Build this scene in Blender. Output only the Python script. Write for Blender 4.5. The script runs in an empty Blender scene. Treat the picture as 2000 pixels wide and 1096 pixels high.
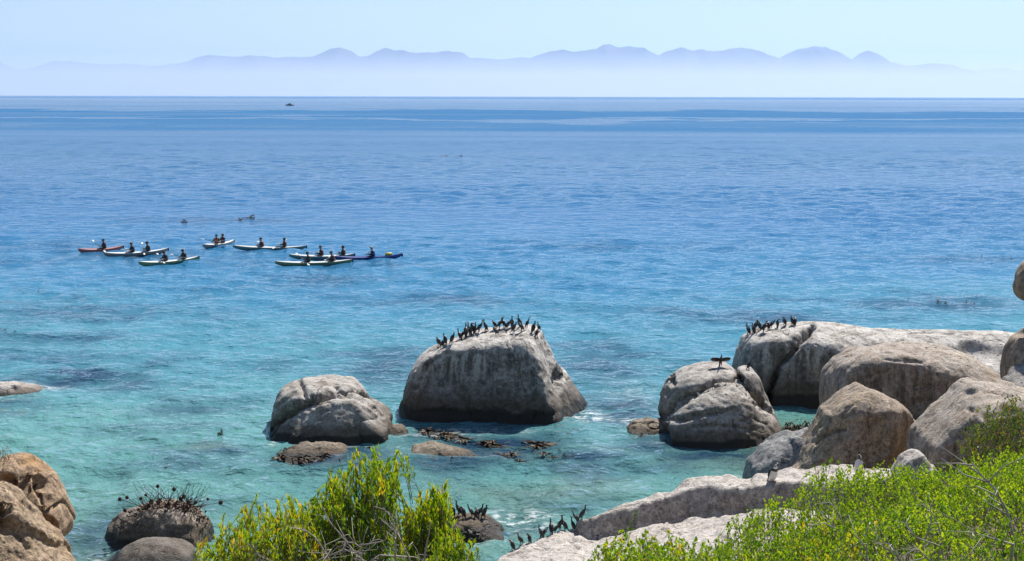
import bpy, bmesh, math, random
import numpy as np
from mathutils import Vector, Matrix
from mathutils.bvhtree import BVHTree

# ------------------------------------------------------------------ camera, sky, sun, exposure
S = bpy.context.scene
C = S.collection
F_PX, CX, CY, CAM_H = 2778.0, 1000.0, 548.0, 13.0
PITCH = math.atan(361.0 / F_PX)
ROLL = math.radians(0.12)
SUN_EL, SUN_AZ = math.radians(51), math.radians(26)      # azimuth: to the right of the viewing direction (+Y)

cam_d = bpy.data.cameras.new('camera')
cam_d.sensor_width = 36.0
cam_d.lens = 36.0 * F_PX / 2000.0
cam_d.clip_start, cam_d.clip_end = 0.2, 250000
cam = bpy.data.objects.new('camera', cam_d)
C.objects.link(cam)
cam.matrix_world = (Matrix.Translation((0, 0, CAM_H)) @ Matrix.Rotation(math.pi / 2 - PITCH, 4, 'X')
                    @ Matrix.Rotation(ROLL, 4, 'Z'))
S.camera = cam

w = bpy.data.worlds.new('World')
S.world = w
w.use_nodes = True
nt = w.node_tree
nt.nodes.clear()
sky = nt.nodes.new('ShaderNodeTexSky')
sky.sky_type = 'NISHITA'
sky.sun_disc = False
sky.sun_elevation = SUN_EL
sky.sun_rotation = SUN_AZ
sky.altitude = 0
sky.air_density = 1.0
sky.dust_density = 0.1
sky.ozone_density = 1.9
bg = nt.nodes.new('ShaderNodeBackground')
bg.inputs['Strength'].default_value = 0.06
wo = nt.nodes.new('ShaderNodeOutputWorld')
nt.links.new(sky.outputs[0], bg.inputs[0])
nt.links.new(bg.outputs[0], wo.inputs[0])

sun_d = bpy.data.lights.new('sun', 'SUN')
sun_d.energy = 5.0
sun_d.angle = math.radians(0.53)
sun_d.color = (1.0, 0.95, 0.87)
sun = bpy.data.objects.new('sun', sun_d)
C.objects.link(sun)
sv = Vector((math.sin(SUN_AZ) * math.cos(SUN_EL), math.cos(SUN_AZ) * math.cos(SUN_EL), math.sin(SUN_EL)))
sun.rotation_euler = sv.to_track_quat('Z', 'Y').to_euler()
sun.location = (20, 40, 60)

S.view_settings.view_transform = 'Standard'
S.view_settings.look = 'None'
S.view_settings.exposure = 0.66
S.view_settings.gamma = 1.0
S.view_settings.use_curve_mapping = False
S.cycles.volume_bounces = 1
S.cycles.max_bounces = 8
S.cycles.transparent_max_bounces = 16
S.cycles.use_denoising = True
S.cycles.sample_clamp_indirect = 8.0
S.cycles.sample_clamp_direct = 2.5

# ------------------------------------------------------------------ helpers
rng = np.random.default_rng(7)
random.seed(7)
_cr, _sr = math.cos(ROLL), math.sin(ROLL)
_r0 = np.array([1.0, 0, 0])
_u0 = np.array([0, math.sin(PITCH), math.cos(PITCH)])
FWD = np.array([0, math.cos(PITCH), -math.sin(PITCH)])
RIGHT = _r0 * _cr + _u0 * _sr
UP = _u0 * _cr - _r0 * _sr
EYE = np.array([0, 0, CAM_H])

def ray(u, v):
    return FWD * F_PX + RIGHT * (u - CX) - UP * (v - CY)
def at_y(u, v, Y):                       # point of the ray on the upright plane at distance Y
    d = ray(u, v)
    return EYE + d * (Y / d[1])
def at_z(u, v, z=0.0):                   # point of the ray at height z
    d = ray(u, v)
    return EYE + d * ((z - CAM_H) / d[2])
def to_px(P):
    q = P - EYE
    k = F_PX / (q @ FWD)
    return CX + (q @ RIGHT) * k, CY - (q @ UP) * k

def _hash(ix, iy, iz, seed):
    h = (ix.astype(np.int64) * 374761393 + iy.astype(np.int64) * 668265263 + iz.astype(np.int64) * 2147483647 + seed * 974634777) & 0xFFFFFFFF
    h = ((h ^ (h >> 13)) * 1274126177) & 0xFFFFFFFF
    h = h ^ (h >> 16)
    return (h & 0xFFFF) / 32767.5 - 1.0
def vnoise(P, seed=0):
    i = np.floor(P)
    f = P - i
    u = f * f * f * (f * (f * 6 - 15) + 10)
    i = i.astype(np.int64)
    r = 0
    for dx in (0, 1):
        wx = u[:, 0] if dx else 1 - u[:, 0]
        for dy in (0, 1):
            wy = u[:, 1] if dy else 1 - u[:, 1]
            for dz in (0, 1):
                wz = u[:, 2] if dz else 1 - u[:, 2]
                r = r + wx * wy * wz * _hash(i[:, 0] + dx, i[:, 1] + dy, i[:, 2] + dz, seed)
    return r
def fbm(P, scale, octs=4, seed=0, gain=0.5):
    r, a = 0, 1.0
    for o in range(octs):
        r = r + a * vnoise(P * scale + 17.3 * o, seed + o)
        scale, a = scale * 2.03, a * gain
    return r
def sstep(a, b, x):
    t = np.clip((x - a) / (b - a), 0, 1)
    return t * t * (3 - 2 * t)

def mesh_np(name, V, Fc, smooth=True, attrs=None):
    V = np.asarray(V, dtype=np.float32)
    Fc = np.asarray(Fc, dtype=np.int32)
    me = bpy.data.meshes.new(name)
    n, k = Fc.shape
    me.vertices.add(len(V))
    me.vertices.foreach_set('co', V.ravel())
    me.loops.add(n * k)
    me.loops.foreach_set('vertex_index', Fc.ravel())
    me.polygons.add(n)
    me.polygons.foreach_set('loop_start', np.arange(0, n * k, k, dtype=np.int32))
    me.polygons.foreach_set('use_smooth', np.full(n, smooth))
    for an, av in (attrs or {}).items():
        a = me.attributes.new(an, 'FLOAT', 'POINT')
        a.data.foreach_set('value', np.asarray(av, dtype=np.float32))
    me.update(calc_edges=True)
    me.validate()
    return me
def tag(o, label=None, cat=None, group=None, kind=None):
    if label: o['label'] = label
    if cat: o['category'] = cat
    if group: o['group'] = group
    if kind: o['kind'] = kind
    return o
def obj(name, me, mat=None, parent=None, loc=None):
    o = bpy.data.objects.new(name, me)
    C.objects.link(o)
    if mat is not None and me is not None and len(me.materials) == 0:
        me.materials.append(mat)
    if parent is not None: o.parent = parent
    if loc is not None: o.location = loc
    return o
def empty(name, loc=(0, 0, 0), rz=0.0):
    o = bpy.data.objects.new(name, None)
    o.empty_display_size = 0.2
    C.objects.link(o)
    o.location = loc
    o.rotation_euler = (0, 0, rz)
    return o
def copy_tree(o, parent=None):
    c = o.copy()
    C.objects.link(c)
    c.parent = parent
    for ch in o.children:
        copy_tree(ch, c)
    return c

class MB:                                 # collects shapes of one part
    def __init__(s): s.v, s.f = [], []
    def add(s, V, Fc):
        b = len(s.v)
        s.v += [tuple(map(float, p)) for p in V]
        s.f += [tuple(i + b for i in f) for f in Fc]
        return s
    def loft(s, pts, rad, seg=10, flat=None):
        pts = [np.array(p, float) for p in pts]
        V, Fc = [], []
        n = len(pts)
        up0 = np.array([0, 0, 1.0])
        for i, p in enumerate(pts):
            t = pts[min(i + 1, n - 1)] - pts[max(i - 1, 0)]
            t = t / (np.linalg.norm(t) + 1e-9)
            a = np.cross(t, up0)
            if np.linalg.norm(a) < 0.15: a = np.cross(t, np.array([1.0, 0, 0]))
            a /= np.linalg.norm(a)
            b = np.cross(a, t)
            if i and np.dot(a, pa) < 0: a, b = -a, -b
            pa = a
            r = rad[i]
            ra, rb = (r if isinstance(r, (tuple, list)) else (r, r))
            for k in range(seg):
                th = 2 * math.pi * k / seg
                V.append(p + a * ra * math.cos(th) + b * rb * math.sin(th))
        for i in range(n - 1):
            for k in range(seg):
                k2 = (k + 1) % seg
                Fc.append((i * seg + k, i * seg + k2, (i + 1) * seg + k2, (i + 1) * seg + k))
        Fc.append(tuple(reversed(range(seg))))
        Fc.append(tuple((n - 1) * seg + k for k in range(seg)))
        return s.add(V, Fc)
    def box(s, c, d):
        x, y, z = c
        a, b, h = d[0] / 2, d[1] / 2, d[2] / 2
        V = [(x + i * a, y + j * b, z + k * h) for k in (-1, 1) for j in (-1, 1) for i in (-1, 1)]
        return s.add(V, [(0, 2, 3, 1), (4, 5, 7, 6), (0, 1, 5, 4), (2, 6, 7, 3), (0, 4, 6, 2), (1, 3, 7, 5)])
    def mesh(s, name, smooth=True):
        me = bpy.data.meshes.new(name)
        me.from_pydata(s.v, [], s.f)
        bm = bmesh.new()
        bm.from_mesh(me)
        bmesh.ops.recalc_face_normals(bm, faces=bm.faces)
        bm.to_mesh(me)
        bm.free()
        for p in me.polygons: p.use_smooth = smooth
        me.update()
        return me

# ------------------------------------------------------------------ materials
class Nodes:
    def __init__(s, name):
        s.m = bpy.data.materials.new(name)
        s.m.use_nodes = True
        s.t = s.m.node_tree
        s.t.nodes.clear()
        s.out = s.t.nodes.new('ShaderNodeOutputMaterial')
    def n(s, typ, **kw):
        nd = s.t.nodes.new('ShaderNode' + typ)
        for k, v in kw.items():
            if k.startswith('i_'):
                nd.inputs[int(k[2:])].default_value = v
            else:
                setattr(nd, k, v)
        return nd
    def l(s, a, b):
        s.t.links.new(a, b)
    def noise(s, vec, scale, detail=4, rough=0.55, mscale=None, dist=0.0):
        if mscale is not None:
            mp = s.n('Mapping')
            mp.inputs['Scale'].default_value = mscale
            s.l(vec, mp.inputs['Vector'])
            vec = mp.outputs[0]
        t = s.n('TexNoise')
        t.inputs['Scale'].default_value = scale
        t.inputs['Detail'].default_value = detail
        t.inputs['Roughness'].default_value = rough
        t.inputs['Distortion'].default_value = dist
        s.l(vec, t.inputs['Vector'])
        return t.outputs['Fac']
    def ramp(s, fac, stops, interp='LINEAR'):
        r = s.n('ValToRGB')
        r.color_ramp.interpolation = interp
        els = r.color_ramp.elements
        while len(els) < len(stops): els.new(0.5)
        for e, (p, c) in zip(els, stops):
            e.position = p
            e.color = (c[0], c[1], c[2], 1) if isinstance(c, (tuple, list)) else (c, c, c, 1)
        s.l(fac, r.inputs[0])
        return r.outputs[0]
    def rng(s, val, a, b, c=0.0, d=1.0, smooth=False):
        m = s.n('MapRange')
        if smooth: m.interpolation_type = 'SMOOTHSTEP'
        for i, x in zip((1, 2, 3, 4), (a, b, c, d)): m.inputs[i].default_value = x
        s.l(val, m.inputs[0])
        return m.outputs[0]
    def math(s, op, a, b=None, clamp=False):
        m = s.n('Math', operation=op)
        m.use_clamp = clamp
        for i, x in enumerate((a, b)):
            if x is None: continue
            if isinstance(x, (int, float)): m.inputs[i].default_value = x
            else: s.l(x, m.inputs[i])
        return m.outputs[0]
    def mix(s, fac, a, b, mode='MIX'):
        m = s.n('MixRGB', blend_type=mode)
        for i, x in enumerate((fac, a, b)):
            if isinstance(x, (int, float)): m.inputs[i].default_value = x
            elif isinstance(x, tuple): m.inputs[i].default_value = (x[0], x[1], x[2], 1)
            else: s.l(x, m.inputs[i])
        return m.outputs[0]
    def pos(s):
        return s.n('NewGeometry').outputs['Position']
    def attr(s, name):
        return s.n('Attribute', attribute_name=name).outputs['Fac']
    def bump(s, h, strength=0.5, dist=0.05, normal=None):
        b = s.n('Bump')
        b.inputs['Strength'].default_value = strength
        b.inputs['Distance'].default_value = dist
        s.l(h, b.inputs['Height'])
        if normal is not None: s.l(normal, b.inputs['Normal'])
        return b.outputs[0]
    def principled(s, col, rough=0.6, normal=None, spec=0.5):
        p = s.n('BsdfPrincipled')
        for key, x in (('Base Color', col), ('Roughness', rough), ('Specular IOR Level', spec)):
            if isinstance(x, tuple): p.inputs[key].default_value = (x[0], x[1], x[2], 1)
            elif isinstance(x, (int, float)): p.inputs[key].default_value = x
            else: s.l(x, p.inputs[key])
        if normal is not None: s.l(normal, p.inputs['Normal'])
        return p
    def done(s, shader):
        s.l(shader, s.out.inputs['Surface'])
        return s.m

def plain(name, col, rough=0.6, vary=0.15, scale=6.0, spec=0.5):
    k = Nodes(name)
    tc = k.n('TexCoord').outputs['Object']
    f = k.noise(tc, scale, 3)
    c = k.mix(f, tuple(x * (1 - vary) for x in col), tuple(min(1, x * (1 + vary)) for x in col))
    return k.done(k.principled(c, rough, spec=spec).outputs[0])

def granite(name, tone=(0.34, 0.30, 0.265), dark=(0.15, 0.13, 0.115), warm=(0.38, 0.26, 0.14), guano=0.0, tide=0.5, streak=0.5, warmth=0.3, coarse=1.0, tidecol=(0.016, 0.013, 0.009)):
    k = Nodes(name)
    g = k.n('NewGeometry')
    P = g.outputs['Position']
    sep = k.n('SeparateXYZ')
    k.l(P, sep.inputs[0])
    nsep = k.n('SeparateXYZ')
    k.l(g.outputs['Normal'], nsep.inputs[0])
    z, nz = sep.outputs[2], nsep.outputs[2]
    big = k.noise(P, 0.55, 4, 0.6)
    mid = k.noise(P, 2.6 * coarse, 5, 0.68)
    fine = k.noise(P, 16 * coarse, 4, 0.75)
    grain = k.noise(P, 55 * coarse, 2, 0.7)
    col = k.mix(k.rng(mid, 0.34, 0.66, smooth=True), dark, tone)
    col = k.mix(0.45, col, tone)
    m2 = k.noise(P, 6.0 * coarse, 5, 0.72)
    col = k.mix(0.85, col, k.mix(1.0, col, k.ramp(m2, [(0.32, 0.25), (0.46, 0.80), (0.55, 1.12), (0.70, 1.8)]), 'MULTIPLY'))
    # large weathered warm stains
    wn = k.noise(P, 0.9, 4, 0.6, mscale=(1, 1, 0.6))
    col = k.mix(k.math('MULTIPLY', k.rng(wn, 0.5, 0.72, smooth=True), warmth), col, warm)
    # run-off streaks down the faces
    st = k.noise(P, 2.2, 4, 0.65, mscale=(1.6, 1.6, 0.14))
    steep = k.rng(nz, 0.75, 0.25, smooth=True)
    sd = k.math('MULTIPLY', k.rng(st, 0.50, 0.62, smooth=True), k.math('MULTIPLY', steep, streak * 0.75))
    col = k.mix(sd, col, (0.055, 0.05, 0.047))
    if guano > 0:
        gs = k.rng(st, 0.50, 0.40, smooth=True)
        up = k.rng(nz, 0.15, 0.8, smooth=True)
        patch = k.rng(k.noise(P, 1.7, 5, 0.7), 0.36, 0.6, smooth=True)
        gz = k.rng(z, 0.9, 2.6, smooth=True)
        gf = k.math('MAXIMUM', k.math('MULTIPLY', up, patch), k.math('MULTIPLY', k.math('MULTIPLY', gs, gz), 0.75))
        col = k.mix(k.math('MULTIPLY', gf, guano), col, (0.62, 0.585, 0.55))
    # dark mineral and lichen speckle
    sp = k.rng(fine, 0.54, 0.63, smooth=True)
    col = k.mix(k.math('MULTIPLY', sp, 0.7), col, (0.045, 0.04, 0.036))
    gp = k.rng(grain, 0.38, 0.62)
    col = k.mix(0.6, col, k.mix(gp, k.mix(1.0, col, (0.55, 0.55, 0.55), 'MULTIPLY'), k.mix(1.0, col, (1.45, 1.45, 1.45), 'MULTIPLY')))
    # thin dark joints and small weathering pits
    wv = k.n('VectorMath', operation='ADD')
    k.l(P, wv.inputs[0])
    nzv = k.n('TexNoise')
    nzv.inputs['Scale'].default_value = 0.9
    k.l(P, nzv.inputs['Vector'])
    k.l(nzv.outputs['Color'], wv.inputs[1])
    vo = k.n('TexVoronoi', feature='DISTANCE_TO_EDGE')
    vo.inputs['Scale'].default_value = 0.42
    k.l(wv.outputs[0], vo.inputs['Vector'])
    jm = k.math('MULTIPLY', k.rng(vo.outputs['Distance'], 0.016, 0.004), k.rng(big, 0.50, 0.58))
    col = k.mix(k.math('MULTIPLY', jm, 0.4), col, (0.018, 0.015, 0.012))
    vp = k.n('TexVoronoi', feature='F1')
    vp.inputs['Scale'].default_value = 4.5 * coarse
    k.l(P, vp.inputs['Vector'])
    pm = k.math('MULTIPLY', k.rng(vp.outputs['Distance'], 0.30, 0.14), k.rng(mid, 0.50, 0.60))
    col = k.mix(k.math('MULTIPLY', pm, 0.65), col, (0.03, 0.026, 0.022))
    rough = 0.85
    if tide > 0:
        tn = k.noise(P, 1.3, 4, 0.6)
        zt = k.math('ADD', z, k.math('MULTIPLY', k.math('SUBTRACT', tn, 0.5), -0.9 * tide - 0.15))
        band = k.rng(zt, tide * 1.1, tide * 0.7, smooth=True)
        br = k.math('MULTIPLY', k.rng(zt, tide * 3.0, tide * 1.3, smooth=True), 0.72)
        col = k.mix(br, col, (0.070, 0.050, 0.033))
        col = k.mix(k.math('MULTIPLY', band, 0.95), col, tidecol)
        rough = k.rng(band, 0, 1, 0.85, 0.5)
    h = k.math('ADD', k.math('ADD', k.math('MULTIPLY', mid, 0.45), k.math('MULTIPLY', m2, 0.5)), k.math('ADD', k.math('MULTIPLY', fine, 0.35), k.math('MULTIPLY', grain, 0.12)))
    nrm = k.bump(k.math('SUBTRACT', h, k.math('MULTIPLY', k.math('ADD', jm, pm), 0.4)), 0.9, 0.09)
    return k.done(k.principled(col, rough, nrm, 0.3).outputs[0])

# ------------------------------------------------------------------ terrain heights
_ty = [-60, 0, 5, 9, 12, 16, 20, 26, 31, 35, 38, 45, 60, 80, 120, 200, 400, 1000, 90000]
_tz = [13.0, 11.0, 10.2, 9.1, 8.15, 6.3, 4.6, 2.6, 1.1, 0.0, -0.7, -1.1, -1.8, -2.6, -4.5, -8, -14, -20, -20]
def ground_z(x, y):
    z = np.interp(y, _ty, _tz)
    rise = np.clip((x + 0.4) * 0.29, 0, 3.0) * (1 - sstep(19, 33, y)) * sstep(6, 14, y)
    z = z + rise
    land = (sstep(7, 11, x) * 2.6 + sstep(13, 17, x) * 2.2) * sstep(18, 30, y) * (1 - sstep(46, 62, y))
    near = 0.42 * np.exp(-((x - 0.65) / 0.65) ** 2) * sstep(6, 9, y) * (1 - sstep(12.5, 15, y))
    return z + land + near

# ------------------------------------------------------------------ sea
def build_sea():
    ys = [26.0]
    while ys[-1] < 90000:
        y = ys[-1]
        st = 0.20 if y < 48 else (0.0042 * y if y < 420 else (0.012 * y if y < 1500 else 0.05 * y))
        ys.append(y + st)
    ys = np.array(ys)
    nx = 520
    t = np.linspace(-1, 1, nx)
    Xg = t[None, :] * (0.56 * ys[:, None] + 12.0)
    Yg = np.repeat(ys[:, None], nx, 1)
    stepy = np.gradient(ys)[:, None] * np.ones_like(Xg)
    stepx = (0.56 * Yg + 12.0) * 2 / nx
    Z = np.zeros_like(Xg)
    r = np.random.default_rng(3)
    calm = 0.75 + 0.5 * vnoise(np.stack([Xg.ravel() * 0.02, Yg.ravel() * 0.05, 0 * Xg.ravel()], 1), 5).reshape(Xg.shape)
    for i in range(64):
        lam = 0.75 * (9.0 / 0.75) ** (i / 63.0)
        th = r.normal(0, 0.75) + 0.12
        kx, ky = math.sin(th) * 2 * math.pi / lam, math.cos(th) * 2 * math.pi / lam
        amp = 0.0082 * lam ** 0.50
        fade = sstep(2.2, 4.0, lam / stepy) * sstep(2.2, 4.0, lam / stepx)
        ph = kx * Xg + ky * Yg + r.uniform(0, 6.28)
        s = np.sin(ph)
        Z += amp * fade * (s + 0.25 * np.cos(2 * ph)) * calm
    P = np.stack([Xg, Yg, Z], -1).reshape(-1, 3)
    depth = -ground_z(Xg, Yg).ravel()
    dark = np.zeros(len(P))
    pale = np.zeros(len(P))
    foam = np.zeros(len(P))
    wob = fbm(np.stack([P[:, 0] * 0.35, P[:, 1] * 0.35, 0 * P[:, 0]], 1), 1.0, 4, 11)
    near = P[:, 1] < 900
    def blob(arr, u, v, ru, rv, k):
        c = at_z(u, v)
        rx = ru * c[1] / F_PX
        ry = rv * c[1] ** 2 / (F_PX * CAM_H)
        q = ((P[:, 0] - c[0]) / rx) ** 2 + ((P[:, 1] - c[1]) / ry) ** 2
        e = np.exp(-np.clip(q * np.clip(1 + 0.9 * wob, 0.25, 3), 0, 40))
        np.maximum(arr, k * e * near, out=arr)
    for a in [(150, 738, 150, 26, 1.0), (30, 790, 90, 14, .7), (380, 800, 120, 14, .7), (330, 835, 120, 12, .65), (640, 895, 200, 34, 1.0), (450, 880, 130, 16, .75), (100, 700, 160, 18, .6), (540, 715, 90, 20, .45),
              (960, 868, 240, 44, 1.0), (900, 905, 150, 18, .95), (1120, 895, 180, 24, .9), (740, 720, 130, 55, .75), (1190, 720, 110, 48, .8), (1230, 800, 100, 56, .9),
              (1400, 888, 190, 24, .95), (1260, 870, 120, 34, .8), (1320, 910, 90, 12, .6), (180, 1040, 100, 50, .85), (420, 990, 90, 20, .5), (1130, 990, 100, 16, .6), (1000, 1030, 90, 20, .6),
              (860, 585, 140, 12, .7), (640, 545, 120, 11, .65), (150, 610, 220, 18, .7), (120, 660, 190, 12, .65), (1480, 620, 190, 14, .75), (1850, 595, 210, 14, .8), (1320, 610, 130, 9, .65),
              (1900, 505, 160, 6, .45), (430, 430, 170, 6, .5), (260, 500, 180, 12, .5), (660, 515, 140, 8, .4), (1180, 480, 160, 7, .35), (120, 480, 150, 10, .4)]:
        blob(dark, *a)  # submerged reef and kelp, plus dark rock reflections and ripple patches painted in
    for a in [(400, 872, 70, 6, .7), (60, 760, 60, 10, .55), (860, 884, 80, 8, .6), (1400, 905, 100, 16, .35), (1060, 955, 170, 26, .45), (1180, 880, 80, 6, .4)]:
        blob(pale, *a)
    for a in [(1130, 820, 46, 6, .9), (1160, 806, 16, 6, .9), (1232, 828, 22, 8, .95), (1290, 840, 26, 5, .7), (90, 757, 40, 8, .8), (20, 780, 60, 4, .6), (870, 893, 70, 4, .5), (1000, 1010, 80, 7, .8), (960, 1050, 40, 8, .6), (940, 838, 110, 3, .55), (780, 846, 14, 6, .8), (600, 893, 60, 3, .5), (1400, 868, 110, 3, .5), (1235, 770, 50, 26, .3), (860, 846, 60, 4, .6), (800, 812, 14, 8, .5), (650, 872, 90, 4, .5), (535, 862, 12, 8, .6), (1490, 868, 40, 4, .5), (1450, 930, 24, 5, .4), (900, 1064, 50, 5, .5), (1060, 1024, 50, 5, .6), (225, 1085, 30, 8, .5), (1170, 820, 26, 3, .7)]:
        blob(foam, *a)  # surf foam, and one faint patch of sun sparkle painted white
    ny = len(ys)
    a = (np.arange(ny - 1)[:, None] * nx + np.arange(nx - 1)[None, :]).ravel()
    Fc = np.stack([a, a + 1, a + nx + 1, a + nx], 1)
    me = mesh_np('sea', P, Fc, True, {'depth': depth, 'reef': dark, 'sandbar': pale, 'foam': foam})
    k = Nodes('sea_water')
    pos = k.pos()
    sep = k.n('SeparateXYZ')
    k.l(pos, sep.inputs[0])
    y = sep.outputs[1]
    d = k.attr('depth')
    dn = k.math('ADD', d, k.math('MULTIPLY', k.math('SUBTRACT', k.noise(pos, 0.02, 4, 0.6, mscale=(0.6, 1, 1)), 0.5), 3.0))
    col = k.ramp(k.rng(dn, 0.0, 16.0), [(0.0, (0.21, 0.38, 0.29)), (0.07, (0.145, 0.36, 0.34)), (0.13, (0.085, 0.295, 0.37)), (0.23, (0.038, 0.195, 0.37)), (0.38, (0.017, 0.14, 0.335)), (1.0, (0.010, 0.115, 0.28))])
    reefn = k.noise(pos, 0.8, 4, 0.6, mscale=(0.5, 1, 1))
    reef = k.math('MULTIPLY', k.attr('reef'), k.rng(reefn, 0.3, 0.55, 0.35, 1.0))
    col = k.mix(k.attr('sandbar'), col, (0.26, 0.37, 0.28))
    col = k.mix(k.math('MULTIPLY', reef, 0.97), col, (0.014, 0.040, 0.10))  # one dark tint for real reef and for reflections painted into the water
    # ripples
    r1 = k.noise(pos, 1.0, 3, 0.6, mscale=(2.0, 2.6, 1))
    r2 = k.noise(pos, 1.0, 3, 0.6, mscale=(0.5, 0.7, 1))
    r3 = k.noise(pos, 1.0, 4, 0.6, mscale=(0.06, 0.10, 1))
    nearw = k.rng(y, 60, 260, 1.0, 0.0)
    n1 = k.bump(k.math('MULTIPLY', r1, nearw), 1.0, 0.19)
    n2 = k.bump(r2, 1.0, 0.36, n1)
    n3 = k.bump(r3, 1.0, 0.45, n2)
    # wind lanes: ruffled and calm stretches
    lane = k.noise(pos, 1.0, 4, 0.6, mscale=(0.0011, 0.0085, 1), dist=0.4)
    lane2 = k.noise(pos, 1.0, 3, 0.6, mscale=(0.00018, 0.0012, 1), dist=0.3)
    lanes = k.math('MULTIPLY', k.math('ADD', k.rng(lane, 0.40, 0.62, smooth=True), k.rng(lane2, 0.42, 0.6, smooth=True)), 0.5)
    yw = k.math('MULTIPLY', k.math('ADD', y, k.math('MULTIPLY', sep.outputs[0], 0.05)), k.rng(k.noise(pos, 1.0, 6, 0.62, mscale=(0.0042, 0.0022, 1)), 0.25, 0.75, 0.70, 1.30))
    lg = k.math('LOGARITHM', k.math('MAXIMUM', yw, 1.0), 10.0)
    wl = [(2.40, .62), (2.62, .75), (2.70, .55), (2.76, .75), (2.80, 1), (2.865, .95), (2.882, .2), (2.908, .25), (2.925, 1), (3.085, 1), (3.12, .12), (3.26, .35), (3.36, .08), (3.70, .12), (3.80, .8), (4.2, .8)]
    wind = k.ramp(k.rng(lg, 2.4, 4.2), [((a - 2.4) / 1.8, b) for a, b in wl])
    lanes = k.math('ADD', k.math('MULTIPLY', wind, 0.60), k.math('MULTIPLY', lanes, 0.40))
    base_r = k.rng(y, 60, 600, 0.055, 0.24)
    rough = k.math('MULTIPLY', base_r, k.rng(lanes, 0, 1, 0.45, 1.15))
    fr = k.n('Fresnel')
    fr.inputs['IOR'].default_value = 1.333
    k.l(n3, fr.inputs['Normal'])
    fmax = k.math('ADD', k.rng(lanes, 0.12, 0.80, 0.90, 0.24), k.rng(y, 120, 500, 0.5, 0.0))
    fres = k.math('MINIMUM', fr.outputs[0], fmax)
    gl = k.n('BsdfGlossy', distribution='BECKMANN')
    k.l(rough, gl.inputs['Roughness'])
    k.l(n3, gl.inputs['Normal'])
    df = k.n('BsdfDiffuse')
    k.l(col, df.inputs['Color'])
    k.l(n3, df.inputs['Normal'])
    tr = k.n('BsdfTransparent')
    tr.inputs[0].default_value = (0.62, 0.86, 0.80, 1)
    clear = k.math('MULTIPLY', k.math('POWER', 2.718, k.math('MULTIPLY', k.math('MAXIMUM', d, 0.0), -0.95)), 0.8)
    mb = k.n('MixShader')
    k.l(clear, mb.inputs[0]); k.l(df.outputs[0], mb.inputs[1]); k.l(tr.outputs[0], mb.inputs[2])
    ms = k.n('MixShader')
    k.l(fres, ms.inputs[0]); k.l(mb.outputs[0], ms.inputs[1]); k.l(gl.outputs[0], ms.inputs[2])
    fo = k.n('BsdfDiffuse')
    fo.inputs[0].default_value = (0.75, 0.78, 0.78, 1)
    fn = k.noise(pos, 3.0, 5, 0.7, mscale=(0.8, 1.6, 1))
    ff = k.math('MULTIPLY', k.attr('foam'), k.rng(fn, 0.47, 0.62, smooth=True), clamp=True)  # foam mask, also carrying the painted sun sparkle
    mf = k.n('MixShader')
    k.l(ff, mf.inputs[0]); k.l(ms.outputs[0], mf.inputs[1]); k.l(fo.outputs[0], mf.inputs[2])
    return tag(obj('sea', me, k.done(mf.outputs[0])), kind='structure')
build_sea()

# ------------------------------------------------------------------ ground and seabed: one sheet to the horizon
def build_ground():
    ys = [-60.0]
    while ys[-1] < 92000:
        y = ys[-1]
        ys.append(y + (0.5 if y < 62 else max(0.5, 0.06 * (y - 52))))
    ys = np.array(ys)
    nx = 200
    t = np.linspace(-1, 1, nx)
    t = np.sign(t) * (0.55 * np.abs(t) + 0.45 * np.abs(t) ** 3)
    Xg = t[None, :] * (0.6 * np.maximum(ys, 0)[:, None] + 60.0)
    Yg = np.repeat(ys[:, None], nx, 1)
    Z = ground_z(Xg, Yg)
    q = np.stack([Xg.ravel(), Yg.ravel(), 0 * Xg.ravel()], 1)
    Z = Z + (fbm(q, 0.35, 4, 21) * 0.16).reshape(Z.shape) - 0.1
    P = np.stack([Xg, Yg, Z], -1).reshape(-1, 3)
    ny = len(ys)
    a = (np.arange(ny - 1)[:, None] * nx + np.arange(nx - 1)[None, :]).ravel()
    me = mesh_np('ground', P, np.stack([a, a + 1, a + nx + 1, a + nx], 1))
    k = Nodes('ground_soil_and_sand')
    pos = k.pos()
    sep = k.n('SeparateXYZ')
    k.l(pos, sep.inputs[0])
    z = sep.outputs[2]
    n1 = k.noise(pos, 1.4, 5, 0.65)
    n2 = k.noise(pos, 14, 4, 0.7)
    soil = k.mix(n2, k.mix(n1, (0.10, 0.075, 0.045), (0.20, 0.155, 0.10)), (0.13, 0.11, 0.07))
    sand = k.mix(k.rng(n1, 0.42, 0.6), (0.42, 0.36, 0.26), (0.33, 0.29, 0.21))
    rockn = k.rng(k.noise(pos, 0.35, 4, 0.6), 0.54, 0.6)
    sand = k.mix(rockn, sand, (0.075, 0.065, 0.045))
    col = k.mix(k.rng(z, 0.35, 1.0), sand, soil)
    nrm = k.bump(n2, 0.6, 0.05)
    return tag(obj('ground', me, k.done(k.principled(col, 0.9, nrm, 0.2).outputs[0])), kind='structure')
build_ground()

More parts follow.
